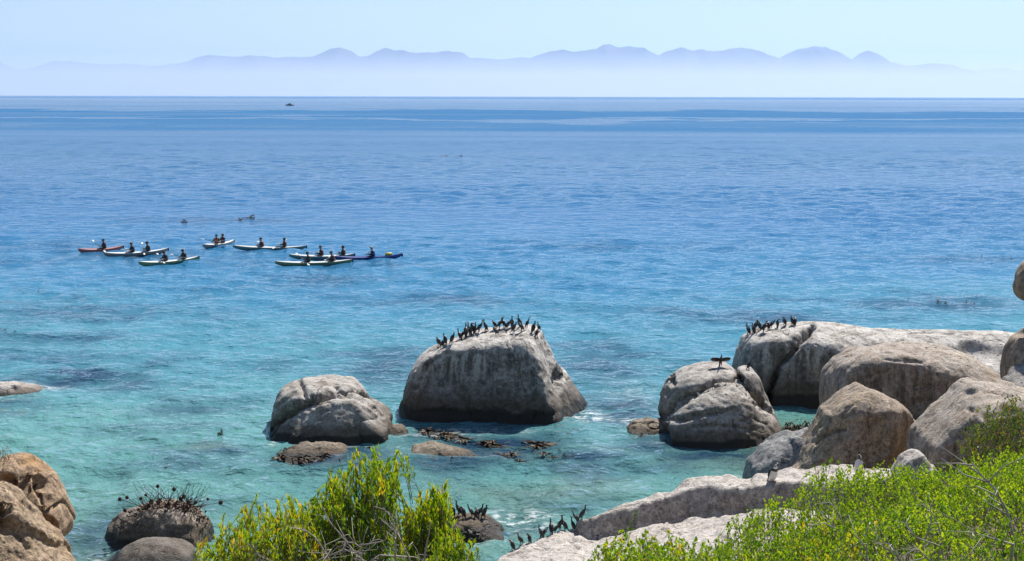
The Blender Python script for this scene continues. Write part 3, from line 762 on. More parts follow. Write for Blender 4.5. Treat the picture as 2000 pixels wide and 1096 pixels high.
# pale slab running along the shore: two levels with a shaded step between them
def build_slab():
    xs = np.linspace(-2.2, 13.5, 330)
    ys = np.linspace(29.5, 43.0, 260)
    X, Y = np.meshgrid(xs, ys)
    q = np.stack([X.ravel(), Y.ravel(), 0 * X.ravel()], 1)
    n1 = fbm(q, 0.55, 4, 91).reshape(X.shape)
    n2 = fbm(q, 2.2, 4, 95).reshape(X.shape)
    crest = np.interp(X, [-2.2, -1.4, -0.6, 0.3, 1.2, 2.2, 3.4, 5.8, 8, 11, 14], [-0.6, 0.15, 0.60, 0.80, 0.92, 1.08, 1.44, 1.96, 2.12, 2.25, 2.5])
    step_y = 39.35 + 0.22 * n1 + np.interp(X, [0, 2, 5, 9, 13], [0.2, 0.0, 0.1, -0.2, -0.5])
    h = np.interp(X, [0, 1.2, 2.4, 5, 14], [0.0, 0.1, 0.50, 0.62, 0.75])
    low = crest - h + 0.055 * (step_y - Y) - 0.10 * np.clip(36.0 - Y, 0, 10)
    low = low - 0.05 * np.clip(step_y - Y, 0, 3) * (X < 3)
    Z = low + (crest - low + 0.02 * (Y - step_y)) * sstep(-0.30, 0.12, Y - step_y)
    Z = Z - 0.20 * np.exp(-((Y - step_y + 0.33) / 0.16) ** 2) * sstep(1.5, 3, X)
    back_y = np.interp(X, [-2.2, -1.4, -0.8, 0, 1, 2, 3.2, 5, 14], [33.8, 35.2, 36.6, 38.1, 39.0, 39.7, 40.3, 40.8, 41.0]) + 0.3 * n1
    Z = Z - 3.2 * sstep(-0.35, 1.3, Y - back_y) ** 1.0
    Z = Z - 2.4 * (1 - sstep(-2.2, -0.9, X + 0.25 * n1))
    n3 = fbm(q, 7.0, 3, 99).reshape(X.shape)
    fz = fbm(q * np.array([0.7, 1.5, 1]), 0.55, 3, 103).reshape(X.shape)
    Z = Z + 0.08 * n1 + 0.035 * n2 + 0.014 * n3 - 0.06 * np.exp(-(fz / 0.02) ** 2) + 0.035 * np.tanh(fbm(q * np.array([1.6, 0.8, 1]), 0.5, 3, 107).reshape(X.shape) / 0.06)
    for (u, v, r, dp) in [(1318, 962, 0.28, 0.16), (1375, 948, 0.32, 0.18), (1240, 985, 0.2, 0.1), (1180, 1040, 0.3, 0.07), (1290, 1040, 0.4, 0.08)]:
        c = at_z(u, v, 1.5)
        Z = Z - dp * np.exp(-(((X - c[0]) / r) ** 2 + ((Y - c[1]) / (r * 1.3)) ** 2) ** 2)
    for (a, b) in [((1130, 1010), (1115, 1060)), ((1050, 1060), (1180, 1030)), ((1290, 1010), (1300, 1060))]:
        p0, p1 = at_z(*a, 0.9)[:2], at_z(*b, 0.9)[:2]
        ex = p1 - p0
        t = np.clip(((X - p0[0]) * ex[0] + (Y - p0[1]) * ex[1]) / (ex @ ex), 0, 1)
        d = np.hypot(X - p0[0] - t * ex[0] + 0.15 * n2, Y - p0[1] - t * ex[1])
        Z = Z - 0.08 * np.exp(-(d / 0.07) ** 2)
    V = np.stack([X, Y, Z], -1).reshape(-1, 3)
    nx, ny = len(xs), len(ys)
    a = (np.arange(ny - 1)[:, None] * nx + np.arange(nx - 1)[None, :]).ravel()
    me = mesh_np('granite_slab', V, np.stack([a, a + 1, a + nx + 1, a + nx], 1))
    return tag(obj('granite_slab', me, G_SLAB), 'long pale granite slab with a shaded step along the shore below the shrubs', 'rock slab')
SLAB = build_slab()

def bvh(objs):
    V, Fc = [], []
    for o in objs:
        b = len(V)
        M = o.matrix_world if o.parent is None else Matrix.Identity(4)
        V += [M @ v.co for v in o.data.vertices]
        Fc += [tuple(i + b for i in p.vertices) for p in o.data.polygons]
    return BVHTree.FromPolygons(V, Fc)
def drop(tree, u, v, steps=60):          # where the sight line through a foot meets the rock it stands on
    for i in range(steps):
        d = ray(u, v + i * 0.7)
        d = d / np.linalg.norm(d)
        h = tree.ray_cast(Vector(EYE), Vector(d))
        if h[0] is not None:
            k = tree.ray_cast(h[0] + Vector((0, 0.06, 1.5)), Vector((0, 0, -1)))
            return k[0] if k[0] is not None and abs(k[0].z - h[0].z) < 0.4 else h[0]
    return None

# ------------------------------------------------------------------ kelp
kk = Nodes('kelp_blade')
kc = kk.ramp(kk.noise(kk.pos(), 3.0, 4, 0.65), [(0.3, (0.012, 0.008, 0.004)), (0.54, (0.030, 0.016, 0.005)), (0.74, (0.18, 0.08, 0.012))])
M_KELP = kk.done(kk.principled(kc, 0.6, spec=0.22).outputs[0])
def kelp_mesh(seed, size, blades, lift):
    r = random.Random(seed)
    mb = MB()
    for b in range(blades):
        a = r.uniform(0, 6.283)
        x, y = r.gauss(0, size * 0.10), r.gauss(0, size * 0.10)
        L = size * r.uniform(0.3, 0.70)
        wd = min(0.045, size * r.uniform(0.022, 0.045))
        hgt = lift * r.uniform(0.1, 0.7)
        V, Fc = [], []
        n = 7
        ca, sa = math.cos(a), math.sin(a)
        bend = r.uniform(-0.9, 0.9)
        for i in range(n):
            t = i / (n - 1)
            px_, py_ = x + ca * L * t - sa * bend * L * t * t * 0.4, y + sa * L * t + ca * bend * L * t * t * 0.4
            z = -0.03 + hgt * math.sin(math.pi * min(1, t * 1.15)) + 0.015 * math.sin(9 * t + b)
            ww = wd * math.sin(math.pi * (0.12 + 0.86 * t)) ** 0.6
            tw = 0.6 * math.sin(3 * t + b)
            V.append((px_ - sa * ww, py_ + ca * ww, z + ww * tw))
            V.append((px_ + sa * ww, py_ - ca * ww, z - ww * tw))
        for i in range(n - 1):
            Fc.append((2 * i, 2 * i + 1, 2 * i + 3, 2 * i + 2))
        mb.add(V, Fc)
    for b in range(max(1, blades // 7)):       # hollow stipe heads breaking the surface
        x, y = r.gauss(0, size * 0.08), r.gauss(0, size * 0.08)
        a = r.uniform(0, 6.28)
        h = lift * r.uniform(0.9, 1.5)
        mb.loft([(x, y, -0.1), (x, y, h * 0.5), (x + 0.1 * size * math.cos(a), y + 0.1 * size * math.sin(a), h), (x + 0.25 * size * math.cos(a), y + 0.25 * size * math.sin(a), h * 0.5)],
                [0.02 * size, 0.025 * size, 0.045 * size, 0.02 * size], 7)
    return mb.mesh('kelp_clump')
KG = 'kelp clumps floating in the bay'
def kelp(u, v, wpx, label, seed, blades=14, lift=0.10, group=KG):
    c = at_z(u, v)
    size = max(0.25, wpx * c[1] / F_PX)
    o = obj('kelp_clump', kelp_mesh(seed, size, blades, lift), M_KELP, loc=(c[0], c[1], 0.02))
    o.rotation_euler = (0, 0, seed * 0.7)
    return tag(o, label, 'kelp', group)
_kl = [
    ('small dark kelp clump floating alone in open turquoise water', [(75, 571, 9), (1325, 603, 10), (1140, 381, 8), (325, 916, 9)], 9, 0.16),
    ('golden-brown kelp head floating near the split boulder', [(430, 852, 18)], 16, 0.22),
    ('dark kelp clump floating beyond the kayaks', [(468, 430, 16), (489, 426, 26), (359, 435, 22)], 16, 0.22),
    ('thin line of kelp tips far out on the open sea', [(868, 305, 22), (900, 305, 18)], 12, 0.2),
    ('kelp tips floating off the end of the huge flat-topped boulder', [(1776, 586, 12), (1832, 590, 14), (1847, 593, 14), (1886, 591, 13), (1902, 594, 12), (1918, 501, 8), (1960, 507, 8), (1975, 506, 9)], 10, 0.15),
    ('kelp clump floating off the dark reef patch', [(10, 649, 20), (28, 651, 14)], 12, 0.16),
    ('brown kelp tangled around the foot of the tall sea boulder', [(832, 842, 50), (866, 850, 60), (905, 858, 50), (1048, 868, 70), (960, 868, 70)], 26, 0.045),
    ('golden kelp head between the awash rock and the tall sea boulder', [(1062, 886, 34), (915, 892, 22), (995, 888, 50), (1080, 893, 22), (1015, 902, 40)], 20, 0.06),
    ('isolated kelp head floating clear of the awash rock', [(1103, 893, 16), (1118, 890, 12), (1162, 889, 14), (810, 907, 28), (880, 906, 30), (1148, 894, 14)], 12, 0.16),
    ('brown kelp fringe along the low rock below the split boulder', [(548, 893, 50), (590, 896, 60), (640, 893, 60), (690, 888, 50), (720, 880, 60), (665, 903, 40), (560, 880, 40)], 20, 0.07),
    ('kelp heap in the gap behind the cracked sea rock', [(1540, 838, 40), (1558, 842, 40), (1575, 838, 40), (1545, 850, 40), (1565, 852, 36), (1530, 860, 30)], 26, 0.25),
    ('kelp fringe at the foot of the cracked sea rock', [(1330, 863, 40), (1370, 866, 40), (1420, 867, 50), (1470, 868, 50), (1253, 852, 18), (1345, 858, 30)], 18, 0.12),
]
_sd = 100
for lab, pts, bl, lf in _kl:
    for (u, v, wp) in pts:
        _sd += 1
        kelp(u, v, wp, lab, _sd, bl, lf)

# ------------------------------------------------------------------ cormorants and penguins
def plumage(name, a, b):
    k = Nodes(name)
    f = k.math('ADD', k.math('MULTIPLY', k.n('ObjectInfo').outputs['Random'], 0.7), k.math('MULTIPLY', k.noise(k.n('TexCoord').outputs['Object'], 25, 3), 0.3))
    return k.done(k.principled(k.mix(f, a, b), 0.42, spec=0.5).outputs[0])
M_BIRD = plumage('cormorant_plumage', (0.009, 0.009, 0.010), (0.030, 0.023, 0.018))
M_WING = plumage('cormorant_wing', (0.012, 0.012, 0.012), (0.045, 0.034, 0.025))
M_BILL = plain('cormorant_bill', (0.10, 0.08, 0.05), 0.5)
M_FOOT = plain('cormorant_foot', (0.02, 0.02, 0.02), 0.6)
def cormorant(name, pose):
    root = empty(name)
    neck = {'upright': [(0.055, 0, 0.385), (0.085, 0, 0.44), (0.075, 0, 0.505), (0.085, 0, 0.555), (0.125, 0, 0.57)],
            'hunched': [(0.055, 0, 0.375), (0.095, 0, 0.405), (0.075, 0, 0.445), (0.085, 0, 0.475), (0.125, 0, 0.475)],
            'preening': [(0.055, 0, 0.380), (0.10, 0.02, 0.42), (0.095, 0.06, 0.445), (0.045, 0.09, 0.435), (0.01, 0.10, 0.40)],
            'drying': [(0.055, 0, 0.385), (0.09, 0, 0.43), (0.10, 0, 0.475), (0.125, 0, 0.505), (0.165, 0, 0.51)]}[pose]
    sp = [(-0.125, 0, 0.095), (-0.10, 0, 0.14), (-0.06, 0, 0.20), (-0.015, 0, 0.27), (0.025, 0, 0.33)] + neck
    mb = MB().loft(sp, [(0.016, 0.016), (0.045, 0.042), (0.070, 0.072), (0.078, 0.080), (0.064, 0.066), 0.040, 0.026, 0.023, (0.026, 0.028), 0.013], 10)
    body = obj('body', mb.mesh('body'), M_BIRD, root)
    h, h0 = np.array(neck[-1]), np.array(neck[-2])
    d = (h - h0) / np.linalg.norm(h - h0)
    obj('bill', MB().loft([h - d * 0.008, h + d * 0.035, h + d * 0.06, h + d * 0.066 + np.array([0, 0, -0.010])], [0.010, 0.0065, 0.005, 0.002], 6).mesh('bill'), M_BILL, root)
    obj('tail', MB().loft([(-0.105, 0, 0.125), (-0.15, 0, 0.07), (-0.19, 0, 0.015)], [(0.020, 0.012), (0.032, 0.008), (0.036, 0.004)], 8).mesh('tail'), M_WING, root)
    for s in (-1, 1):
        if pose == 'drying':
            V = [(0.03, s * 0.05, 0.36), (0.05, s * 0.20, 0.40), (0.04, s * 0.34, 0.385), (-0.02, s * 0.42, 0.33), (-0.05, s * 0.36, 0.25), (-0.06, s * 0.24, 0.21), (-0.06, s * 0.12, 0.20), (-0.04, s * 0.06, 0.24)]
            V2 = [(x - 0.014, y, z) for x, y, z in V]
            n = len(V)
            wb = MB().add(V + V2, [tuple(range(n)), tuple(reversed(range(n, 2 * n)))] + [(i, (i + 1) % n, (i + 1) % n + n, i + n) for i in range(n)])
        else:
            wb = MB().loft([(0.035, s * 0.055, 0.345), (0.0, s * 0.074, 0.285), (-0.055, s * 0.072, 0.205), (-0.11, s * 0.045, 0.125), (-0.145, s * 0.02, 0.075)], [(0.012, 0.022), (0.014, 0.046), (0.013, 0.045), (0.010, 0.026), (0.004, 0.006)], 8)
        obj('wing', wb.mesh('wing'), M_WING, root)
        ft = MB().loft([(-0.03, s * 0.035, 0.19), (-0.025, s * 0.04, 0.09), (-0.015, s * 0.042, 0.012)], [0.024, 0.014, 0.010], 7)
        ft.add([(-0.035, s * 0.042, 0.0), (0.055, s * 0.042 - 0.035, 0.0), (0.065, s * 0.042, 0.0), (0.055, s * 0.042 + 0.035, 0.0), (-0.015, s * 0.042, 0.022)],
               [(0, 1, 4), (1, 2, 4), (2, 3, 4), (3, 0, 4), (0, 3, 2, 1)])
        obj('foot', ft.mesh('foot'), M_FOOT, root)
    return root
PROTO = {}
def place_bird(pose, p, heading, scale, label, group, tilt=0.0, name='cormorant'):
    if pose not in PROTO:
        PROTO[pose] = o = cormorant(name, pose)
    else:
        o = copy_tree(PROTO[pose])
    o.location = (p[0], p[1], p[2] - 0.012)
    o.rotation_euler = (0, tilt, heading)
    o.scale = (scale, scale, scale)
    return tag(o, label, 'cormorant', group)
rb = random.Random(5)
POSE_LAB = {'upright': 'black cormorant standing upright with neck raised', 'hunched': 'black cormorant hunched with neck drawn in', 'preening': 'black cormorant preening with head turned back'}
def flock(objs, pts, where, group, sc=1.0):
    tree = bvh(objs)
    for i, (u, v) in enumerate(pts):
        p = drop(tree, u, v)
        if p is None: continue
        pose = rb.choices(['upright', 'hunched', 'preening'], [5, 4, 3])[0]
        hd = rb.choice([0.3, 2.7, 3.3, 1.3, -0.5, 4.4, 1.9]) + rb.uniform(-0.5, 0.5)
        place_bird(pose, p, hd, sc * rb.uniform(0.80, 1.12), POSE_LAB[pose] + ' ' + where, group, rb.uniform(-0.22, 0.25))
flock([BIG], [(857, 679), (863, 681), (868, 674), (884, 673), (898, 664), (903, 662), (910, 660), (915, 657), (922, 654), (929, 652), (936, 650), (947, 649), (967, 644), (968, 655), (976, 644), (984, 641), (991, 646), (1000, 640), (1005, 651), (1014, 640), (1018, 649), (1029, 640), (1043, 652), (1053, 648), (1048, 661)],
      'atop the tall sea boulder', 'cormorants on the tall sea boulder', 1.0)
flock(GB, [(1459, 655), (1470, 652), (1477, 648), (1484, 646), (1492, 650), (1501, 645), (1507, 643), (1519, 640), (1533, 638), (1546, 637), (1553, 637)],
      'on the flat-topped boulder end', 'cormorants on the flat-topped boulder', 1.02)
flock([BR], [(884, 1013), (894, 1010), (904, 1013), (921, 1011), (930, 1014), (936, 1010), (948, 1016)], 'on the rough waterside rock', 'cormorants on the waterside rock', 0.84)
flock([SLAB], [(1001, 1050), (1018, 1046), (1033, 1044), (1055, 1040), (1062, 1038), (1077, 1029), (1085, 1026), (1096, 1022), (1103, 1023), (1119, 1016), (1127, 1013), (1138, 1009)], 'on the low end of the pale slab', 'cormorants on the pale slab', 0.74)
tree = bvh(CRK)
p = drop(tree, 1408, 717)
place_bird('drying', p, -1.45, 1.0, 'cormorant holding both wings spread open to dry on the cracked sea rock', None)
p = drop(tree, 1464, 722)
place_bird('hunched', p, 0.4, 0.8, 'lone hunched cormorant on the side block of the cracked sea rock', None)
for o in list(S.objects):
    if o.get('group') == '' : del o['group']

M_PBLACK = plain('penguin_black', (0.018, 0.018, 0.022), 0.5)
M_PWHITE = plain('penguin_white', (0.72, 0.70, 0.66), 0.6, 0.08)
M_PPINK = plain('penguin_face_skin', (0.45, 0.22, 0.2), 0.6)
def penguin(loc, heading, label, lean):
    root = empty('penguin', (loc[0], loc[1], loc[2] - 0.012), heading)
    sp = [(-0.05, 0, 0.02), (-0.03, 0, 0.07), (0.0, 0, 0.15), (0.015, 0, 0.25), (0.01, 0, 0.35), (0.0, 0, 0.42), (0.01, 0, 0.47), (0.025, 0, 0.515), (0.03, 0, 0.555), (0.03, 0, 0.575)]
    rd = [0.05, (0.09, 0.085), (0.115, 0.105), (0.12, 0.105), (0.10, 0.09), (0.068, 0.062), (0.055, 0.055), (0.056, 0.058), (0.042, 0.045), 0.015]
    if lean:
        sp = [(x + lean * z * z * 1.6, y, z * (1 - 0.18 * lean)) for x, y, z in sp]
    me = MB().loft(sp, rd, 20).mesh('body')
    for m in (M_PBLACK, M_PWHITE): me.materials.append(m)
    for pl in me.polygons:
        c = pl.center
        ax = np.interp(c.z, [q[2] for q in sp], [q[0] for q in sp])
        a = abs(math.atan2(c.y, c.x - ax))
        belly = c.z < 0.44 and a < 1.5
        band = (0.33 < c.z < 0.365 and a < 1.5) or (1.15 < a < 1.35 and c.z < 0.36)
        brow = 0.46 < c.z < 0.56 and 0.9 < a < 1.9
        pl.material_index = 1 if ((belly and not band) or brow) else 0
    obj('body', me, None, root)
    hx, hz = sp[7][0], sp[7][2]
    obj('bill', MB().loft([(hx + 0.045, 0, hz), (hx + 0.08, 0, hz - 0.004), (hx + 0.11, 0, hz - 0.012)], [0.017, 0.011, 0.004], 8).mesh('bill'), M_PBLACK, root)
    obj('tail', MB().loft([(-0.10, 0, 0.08), (-0.15, 0, 0.03), (-0.17, 0, 0.01)], [(0.03, 0.015), (0.02, 0.01), (0.008, 0.005)], 8).mesh('tail'), M_PBLACK, root)
    for s in (-1, 1):
        ox = lean * 0.15
        obj('flipper', MB().loft([(ox + 0.01, s * 0.095, 0.36), (ox - 0.005, s * 0.135, 0.29), (ox - 0.02, s * 0.15, 0.21), (ox - 0.035, s * 0.15, 0.15)], [(0.012, 0.022), (0.010, 0.032), (0.008, 0.026), (0.004, 0.008)], 8).mesh('flipper'), M_PBLACK, root)
        obj('foot', MB().loft([(-0.02, s * 0.05, 0.03), (0.05, s * 0.055, 0.012), (0.10, s * 0.06, 0.008)], [(0.03, 0.025), (0.038, 0.012), (0.02, 0.006)], 8).mesh('foot'), M_PPINK, root)
        obj('eye', MB().loft([(hx + 0.034, s * 0.040, hz + 0.010), (hx + 0.037, s * 0.047, hz + 0.010)], [0.007, 0.003], 6).mesh('eye'), M_PPINK, root)
    root.scale = (1.12, 1.12, 1.12)
    return tag(root, label, 'penguin')
tree = bvh([SLAB])
penguin(drop(tree, 1508, 942), -1.0, 'penguin with dark back hunched forward on the pale slab by the grey boulder', 0.35)
penguin(drop(tree, 1678, 930), -2.0, 'penguin standing with white chest showing on the pale slab below the peaked boulder', 0.0)

# ------------------------------------------------------------------ kayaks, kayakers, paddles
def paint(name, col, rough=0.3): return plain(name, col, rough, 0.06, 2.0)
M_KW = paint('kayak_white', (0.72, 0.72, 0.68)); M_KRED = paint('kayak_red', (0.34, 0.10, 0.085)); M_KGREEN = paint('kayak_green', (0.13, 0.21, 0.11))
M_KTEAL = paint('kayak_teal', (0.10, 0.20, 0.21)); M_KBLUE = paint('kayak_blue', (0.012, 0.035, 0.20)); M_KGREY = paint('kayak_grey', (0.20, 0.20, 0.20)); M_KPINK = paint('kayak_pink_deck', (0.45, 0.20, 0.17))
M_KYEL = plain('dry_bag_yellow', (0.62, 0.45, 0.05), 0.5); M_BLK = plain('black_neoprene', (0.014, 0.014, 0.016), 0.6)
M_SKIN = plain('skin', (0.30, 0.17, 0.11), 0.55); M_TOP = plain('dark_paddling_top', (0.018, 0.018, 0.026), 0.7)
M_VESTS = {'black': plain('vest_black', (0.016, 0.014, 0.016), 0.7), 'maroon': plain('vest_maroon', (0.10, 0.018, 0.014), 0.7), 'orange': plain('vest_orange', (0.50, 0.10, 0.02), 0.7), 'blue': plain('vest_blue', (0.015, 0.035, 0.22), 0.7)}
M_HAT = plain('dark_cap', (0.02, 0.018, 0.016), 0.8); M_HATW = plain('pale_cap', (0.5, 0.42, 0.30), 0.8); M_HAIR = plain('dark_hair', (0.02, 0.012, 0.008), 0.6)
M_PAD = plain('paddle_shaft', (0.03, 0.03, 0.03), 0.4); M_BLADE = plain('paddle_blade', (0.75, 0.72, 0.66), 0.4)

def skin_mesh(name, verts, edges, rad, root=0, sub=1):
    me = bpy.data.meshes.new(name + '_base')
    me.from_pydata(verts, edges, [])
    o = bpy.data.objects.new(name + '_base', me)
    C.objects.link(o)
    sm = o.modifiers.new('skin', 'SKIN')
    if not me.skin_vertices: me.skin_vertices.new()
    for i, r in enumerate(rad):
        d = me.skin_vertices[0].data[i]
        d.radius = (r, r) if not isinstance(r, tuple) else r
        d.use_root = (i == root)
    su = o.modifiers.new('sub', 'SUBSURF')
    su.levels = su.render_levels = sub
    dg = bpy.context.evaluated_depsgraph_get()
    res = bpy.data.meshes.new_from_object(o.evaluated_get(dg))
    res.name = name
    bpy.data.objects.remove(o)
    bpy.data.meshes.remove(me)
    for p in res.polygons: p.use_smooth = True
    return res
def kayaker_mesh():
    V, E, R = [], [], []
    def add(p, r, par=None):
        V.append(p); R.append(r)
        if par is not None: E.append((par, len(V) - 1))
        return len(V) - 1
    pel = add((0, 0, 0.02), (0.15, 0.13))
    sp = add((-0.02, 0, 0.20), (0.13, 0.105), pel)
    ch = add((0.0, 0, 0.38), (0.15, 0.11), sp)
    nk = add((0.02, 0, 0.50), 0.055, ch)
    hb = add((0.035, 0, 0.57), (0.072, 0.082), nk)
    hd = add((0.04, 0, 0.66), (0.080, 0.095), hb)
    add((0.035, 0, 0.735), (0.055, 0.06), hd)
    add((0.135, 0, 0.615), 0.014, hb)                       # nose
    for s in (-1, 1):
        sh = add((0.0, s * 0.17, 0.43), 0.062, ch)
        el = add((0.10, s * 0.27, 0.22), 0.046, sh)
        wr = add((0.30, s * 0.26, 0.25), 0.032, el)
        pm = add((0.355, s * 0.255, 0.275), (0.036, 0.022), wr)
        for j, (dy, L) in enumerate([(-0.030, 0.030), (-0.010, 0.038), (0.010, 0.036), (0.030, 0.026)]):
            k1 = add((0.385, s * 0.255 + dy, 0.275 + 0.010), 0.009, pm)
            k2 = add((0.385 + L * 0.7, s * 0.255 + dy, 0.268), 0.009, k1)
            add((0.385 + L * 0.45, s * 0.255 + dy, 0.242), 0.008, k2)
        t1 = add((0.345, s * 0.225, 0.250), 0.010, pm)
        add((0.375, s * 0.225, 0.240), 0.009, t1)
        hp = add((0.10, s * 0.10, 0.0), 0.085, pel)
        kn = add((0.48, s * 0.14, 0.07), 0.060, hp)
        an = add((0.86, s * 0.10, -0.03), 0.042, kn)
        add((0.94, s * 0.10, 0.02), 0.032, an)
    me = skin_mesh('body', V, E, R, pel, 1)
    for m in (M_TOP, M_SKIN): me.materials.append(m)
    for p in me.polygons:
        c = p.center
        p.material_index = 1 if (c.z > 0.52 or (c.x > 0.30 and c.z > 0.2 and abs(c.y) > 0.18)) else 0
    return me
KB = kayaker_mesh()
VEST = MB().loft([(-0.015, 0, 0.10), (-0.02, 0, 0.20), (-0.005, 0, 0.32), (0.0, 0, 0.42), (0.01, 0, 0.47)], [(0.165, 0.14), (0.18, 0.15), (0.195, 0.155), (0.185, 0.145), (0.12, 0.10)], 16).mesh('life_vest')
CAP = MB().loft([(0.035, 0, 0.665), (0.03, 0, 0.71), (0.025, 0, 0.755), (0.025, 0, 0.772)], [(0.10, 0.112), (0.10, 0.11), (0.07, 0.078), (0.02, 0.02)], 14)
CAP.loft([(0.08, 0, 0.675), (0.15, 0, 0.672), (0.20, 0, 0.662)], [(0.085, 0.012), (0.075, 0.010), (0.04, 0.006)], 10)
CAP = CAP.mesh('cap')
HAIR = MB().loft([(-0.03, 0, 0.56), (-0.02, 0, 0.63), (0.01, 0, 0.70), (0.025, 0, 0.752), (0.025, 0, 0.77)], [(0.065, 0.06), (0.095, 0.085), (0.098, 0.10), (0.065, 0.07), (0.02, 0.02)], 14).mesh('hair')
vest_me = {}
def kayaker(parent_loc, heading, vest, headgear, label, lean=0.0):
    root = empty('person', parent_loc, heading)
    obj('body', KB, None, root)
    if vest not in vest_me:
        m = VEST.copy()
        m.materials.clear()
        m.materials.append(M_VESTS[vest])
        vest_me[vest] = m
    obj('life_vest', vest_me[vest], None, root)
    if headgear == 'hair':
        obj('hair', HAIR, M_HAIR, root)
    else:
        m = CAP.copy()
        m.materials.clear()
        m.materials.append(M_HATW if headgear == 'pale' else M_HAT)
        obj('cap', m, None, root)
    root.rotation_euler = (0, lean, heading)
    root.scale = (1.16, 1.16, 1.16)
    return tag(root, label, 'person', 'kayakers on the bay')
def paddle(loc, heading, tilt, label):
    root = empty('paddle', loc, heading)
    root.rotation_euler = (tilt, 0, heading)
    obj('shaft', MB().loft([(0, -0.82, 0), (0, 0.82, 0)], [0.016, 0.016], 8).mesh('shaft'), M_PAD, root)
    for s in (-1, 1):
        obj('blade', MB().loft([(0, s * 0.80, 0), (0, s * 0.88, 0), (0, s * 1.05, 0), (0, s * 1.14, 0)], [(0.018, 0.016), (0.07, 0.010), (0.085, 0.008), (0.04, 0.006)], 10).mesh('blade'), M_BLADE, root)
    return tag(root, label, 'paddle', 'paddles held by the kayakers')
def kayak(Lp, Rp, hull_m, deck_m, seats, label, beam=0.31, bow_left=True, extra=None):
    A, B = at_z(*Lp, 0.05), at_z(*Rp, 0.05)
    bow, stern = (A, B) if bow_left else (B, A)
    d = bow - stern
    L = float(np.hypot(d[0], d[1]))
    heading = math.atan2(d[1], d[0])
    mid = (bow + stern) / 2
    root = empty('kayak', (mid[0], mid[1], 0.0), heading)
    n, m = 25, 7
    hv, hf, dv, dfc = [], [], [], []
    for i in range(n):
        t = i / (n - 1) * 2 - 1
        b = max(0.012, beam * max(0, 1 - abs(t) ** 2.3) ** 0.75)
        sheer = 0.19 + 0.19 * abs(t) ** 2.6
        keel = -0.13 + 0.30 * abs(t) ** 5
        x = t * L / 2
        for j in range(m * 2 - 1):
            a = math.pi * j / (m * 2 - 2)
            hv.append((x, b * math.cos(a), sheer - (sheer - keel) * math.sin(a) ** 0.8))
        for j in range(m):
            q = j / (m - 1) * 2 - 1
            dv.append((x, -q * b * 1.02, sheer + 0.004 + (0.055 + (0.03 if t > 0 else 0)) * (1 - q * q) * (1 - abs(t) ** 4)))
    w2 = m * 2 - 1
    for i in range(n - 1):
        for j in range(w2 - 1): hf.append((i * w2 + j, i * w2 + j + 1, (i + 1) * w2 + j + 1, (i + 1) * w2 + j))
        for j in range(m - 1): dfc.append((i * m + j, i * m + j + 1, (i + 1) * m + j + 1, (i + 1) * m + j))
    obj('hull', MB().add(hv, hf).mesh('hull'), hull_m, root)
    dk_ = obj('deck', MB().add(dv, dfc).mesh('deck'), deck_m, root)
    obj('rudder', MB().box((-L / 2 - 0.04, 0, 0.24), (0.10, 0.02, 0.26)).mesh('rudder', False), M_BLK, root)
    for hx in (0.31 * L, -0.34 * L):
        obj('hatch', MB().loft([(hx, 0, 0.24), (hx, 0, 0.30)], [0.10, 0.09], 14).mesh('hatch'), M_BLK, dk_)
    us = [Lp[0], Rp[0]]
    for k_, (u, vest, hg, lab) in enumerate(seats):
        t = (u - us[0]) / (us[1] - us[0])
        xs_ = (0.5 - t) * L * (1 if bow_left else -1)
        ring = [(xs_ + 0.16 + 0.36 * math.cos(a), 0.22 * math.sin(a), 0.275) for a in np.linspace(0, 2 * math.pi, 19)]
        cp = MB()
        cp.loft(ring[:-1] + [ring[0]], [0.018] * 19, 6)
        co = obj('coaming', cp.mesh('coaming'), M_BLK, root)
        sk = MB().add([(xs_ + 0.16, 0, 0.315)] + [(xs_ + 0.16 + 0.35 * math.cos(a), 0.21 * math.sin(a), 0.275) for a in np.linspace(0, 2 * math.pi, 18, endpoint=False)], [(0, 1 + i, 1 + (i + 1) % 18) for i in range(18)])
        obj('spray_deck', sk.mesh('spray_deck'), M_BLK, co)
        ca, sa = math.cos(heading), math.sin(heading)
        P = (mid[0] + ca * xs_, mid[1] + sa * xs_, 0.15)
        kayaker(P, heading + random.uniform(-0.2, 0.2), vest, hg, lab, random.uniform(-0.02, 0.16))
        hx_ = xs_ + 0.45
        paddle((mid[0] + ca * hx_, mid[1] + sa * hx_, 0.15 + 0.32), heading + random.uniform(-0.4, 0.4), random.uniform(-0.45, 0.45), 'paddle of the ' + lab)
    if extra:
        eb = MB().loft([(-0.30 * L - 0.28, 0, 0.36), (-0.30 * L - 0.20, 0, 0.36), (-0.30 * L + 0.22, 0, 0.36), (-0.30 * L + 0.30, 0, 0.36)], [0.06, 0.13, 0.13, 0.06], 12)
        o = obj('dry_bag', eb.mesh('dry_bag'), M_KYEL, loc=(mid[0], mid[1], 0.0))
        o.rotation_euler = (0, 0, heading)
        tag(o, 'yellow dry bag strapped on the rear deck of the blue kayak', 'bag')
    return tag(root, label, 'kayak', 'kayaks paddling together on the bay')
kayak((153, 493), (240, 487), M_KRED, M_KPINK, [(203, 'black', 'dark', 'lone kayaker in black in the red kayak')], 'red single kayak beside two white double kayaks')
kayak((203, 501), (328, 492), M_KGREY, M_KW, [(258, 'black', 'dark', 'front kayaker in black in the white kayak beside the red kayak'), (289, 'black', 'dark', 'rear kayaker in black in the white kayak beside the red kayak')], 'white-decked grey double kayak just in front of the red kayak')
kayak((271, 519), (388, 508), M_KGREEN, M_KW, [(323, 'black', 'dark', 'front kayaker in the short upturned green-hulled kayak'), (360, 'black', 'dark', 'rear kayaker in the short upturned green-hulled kayak')], 'white-decked green-hulled double kayak nearest the red kayak')
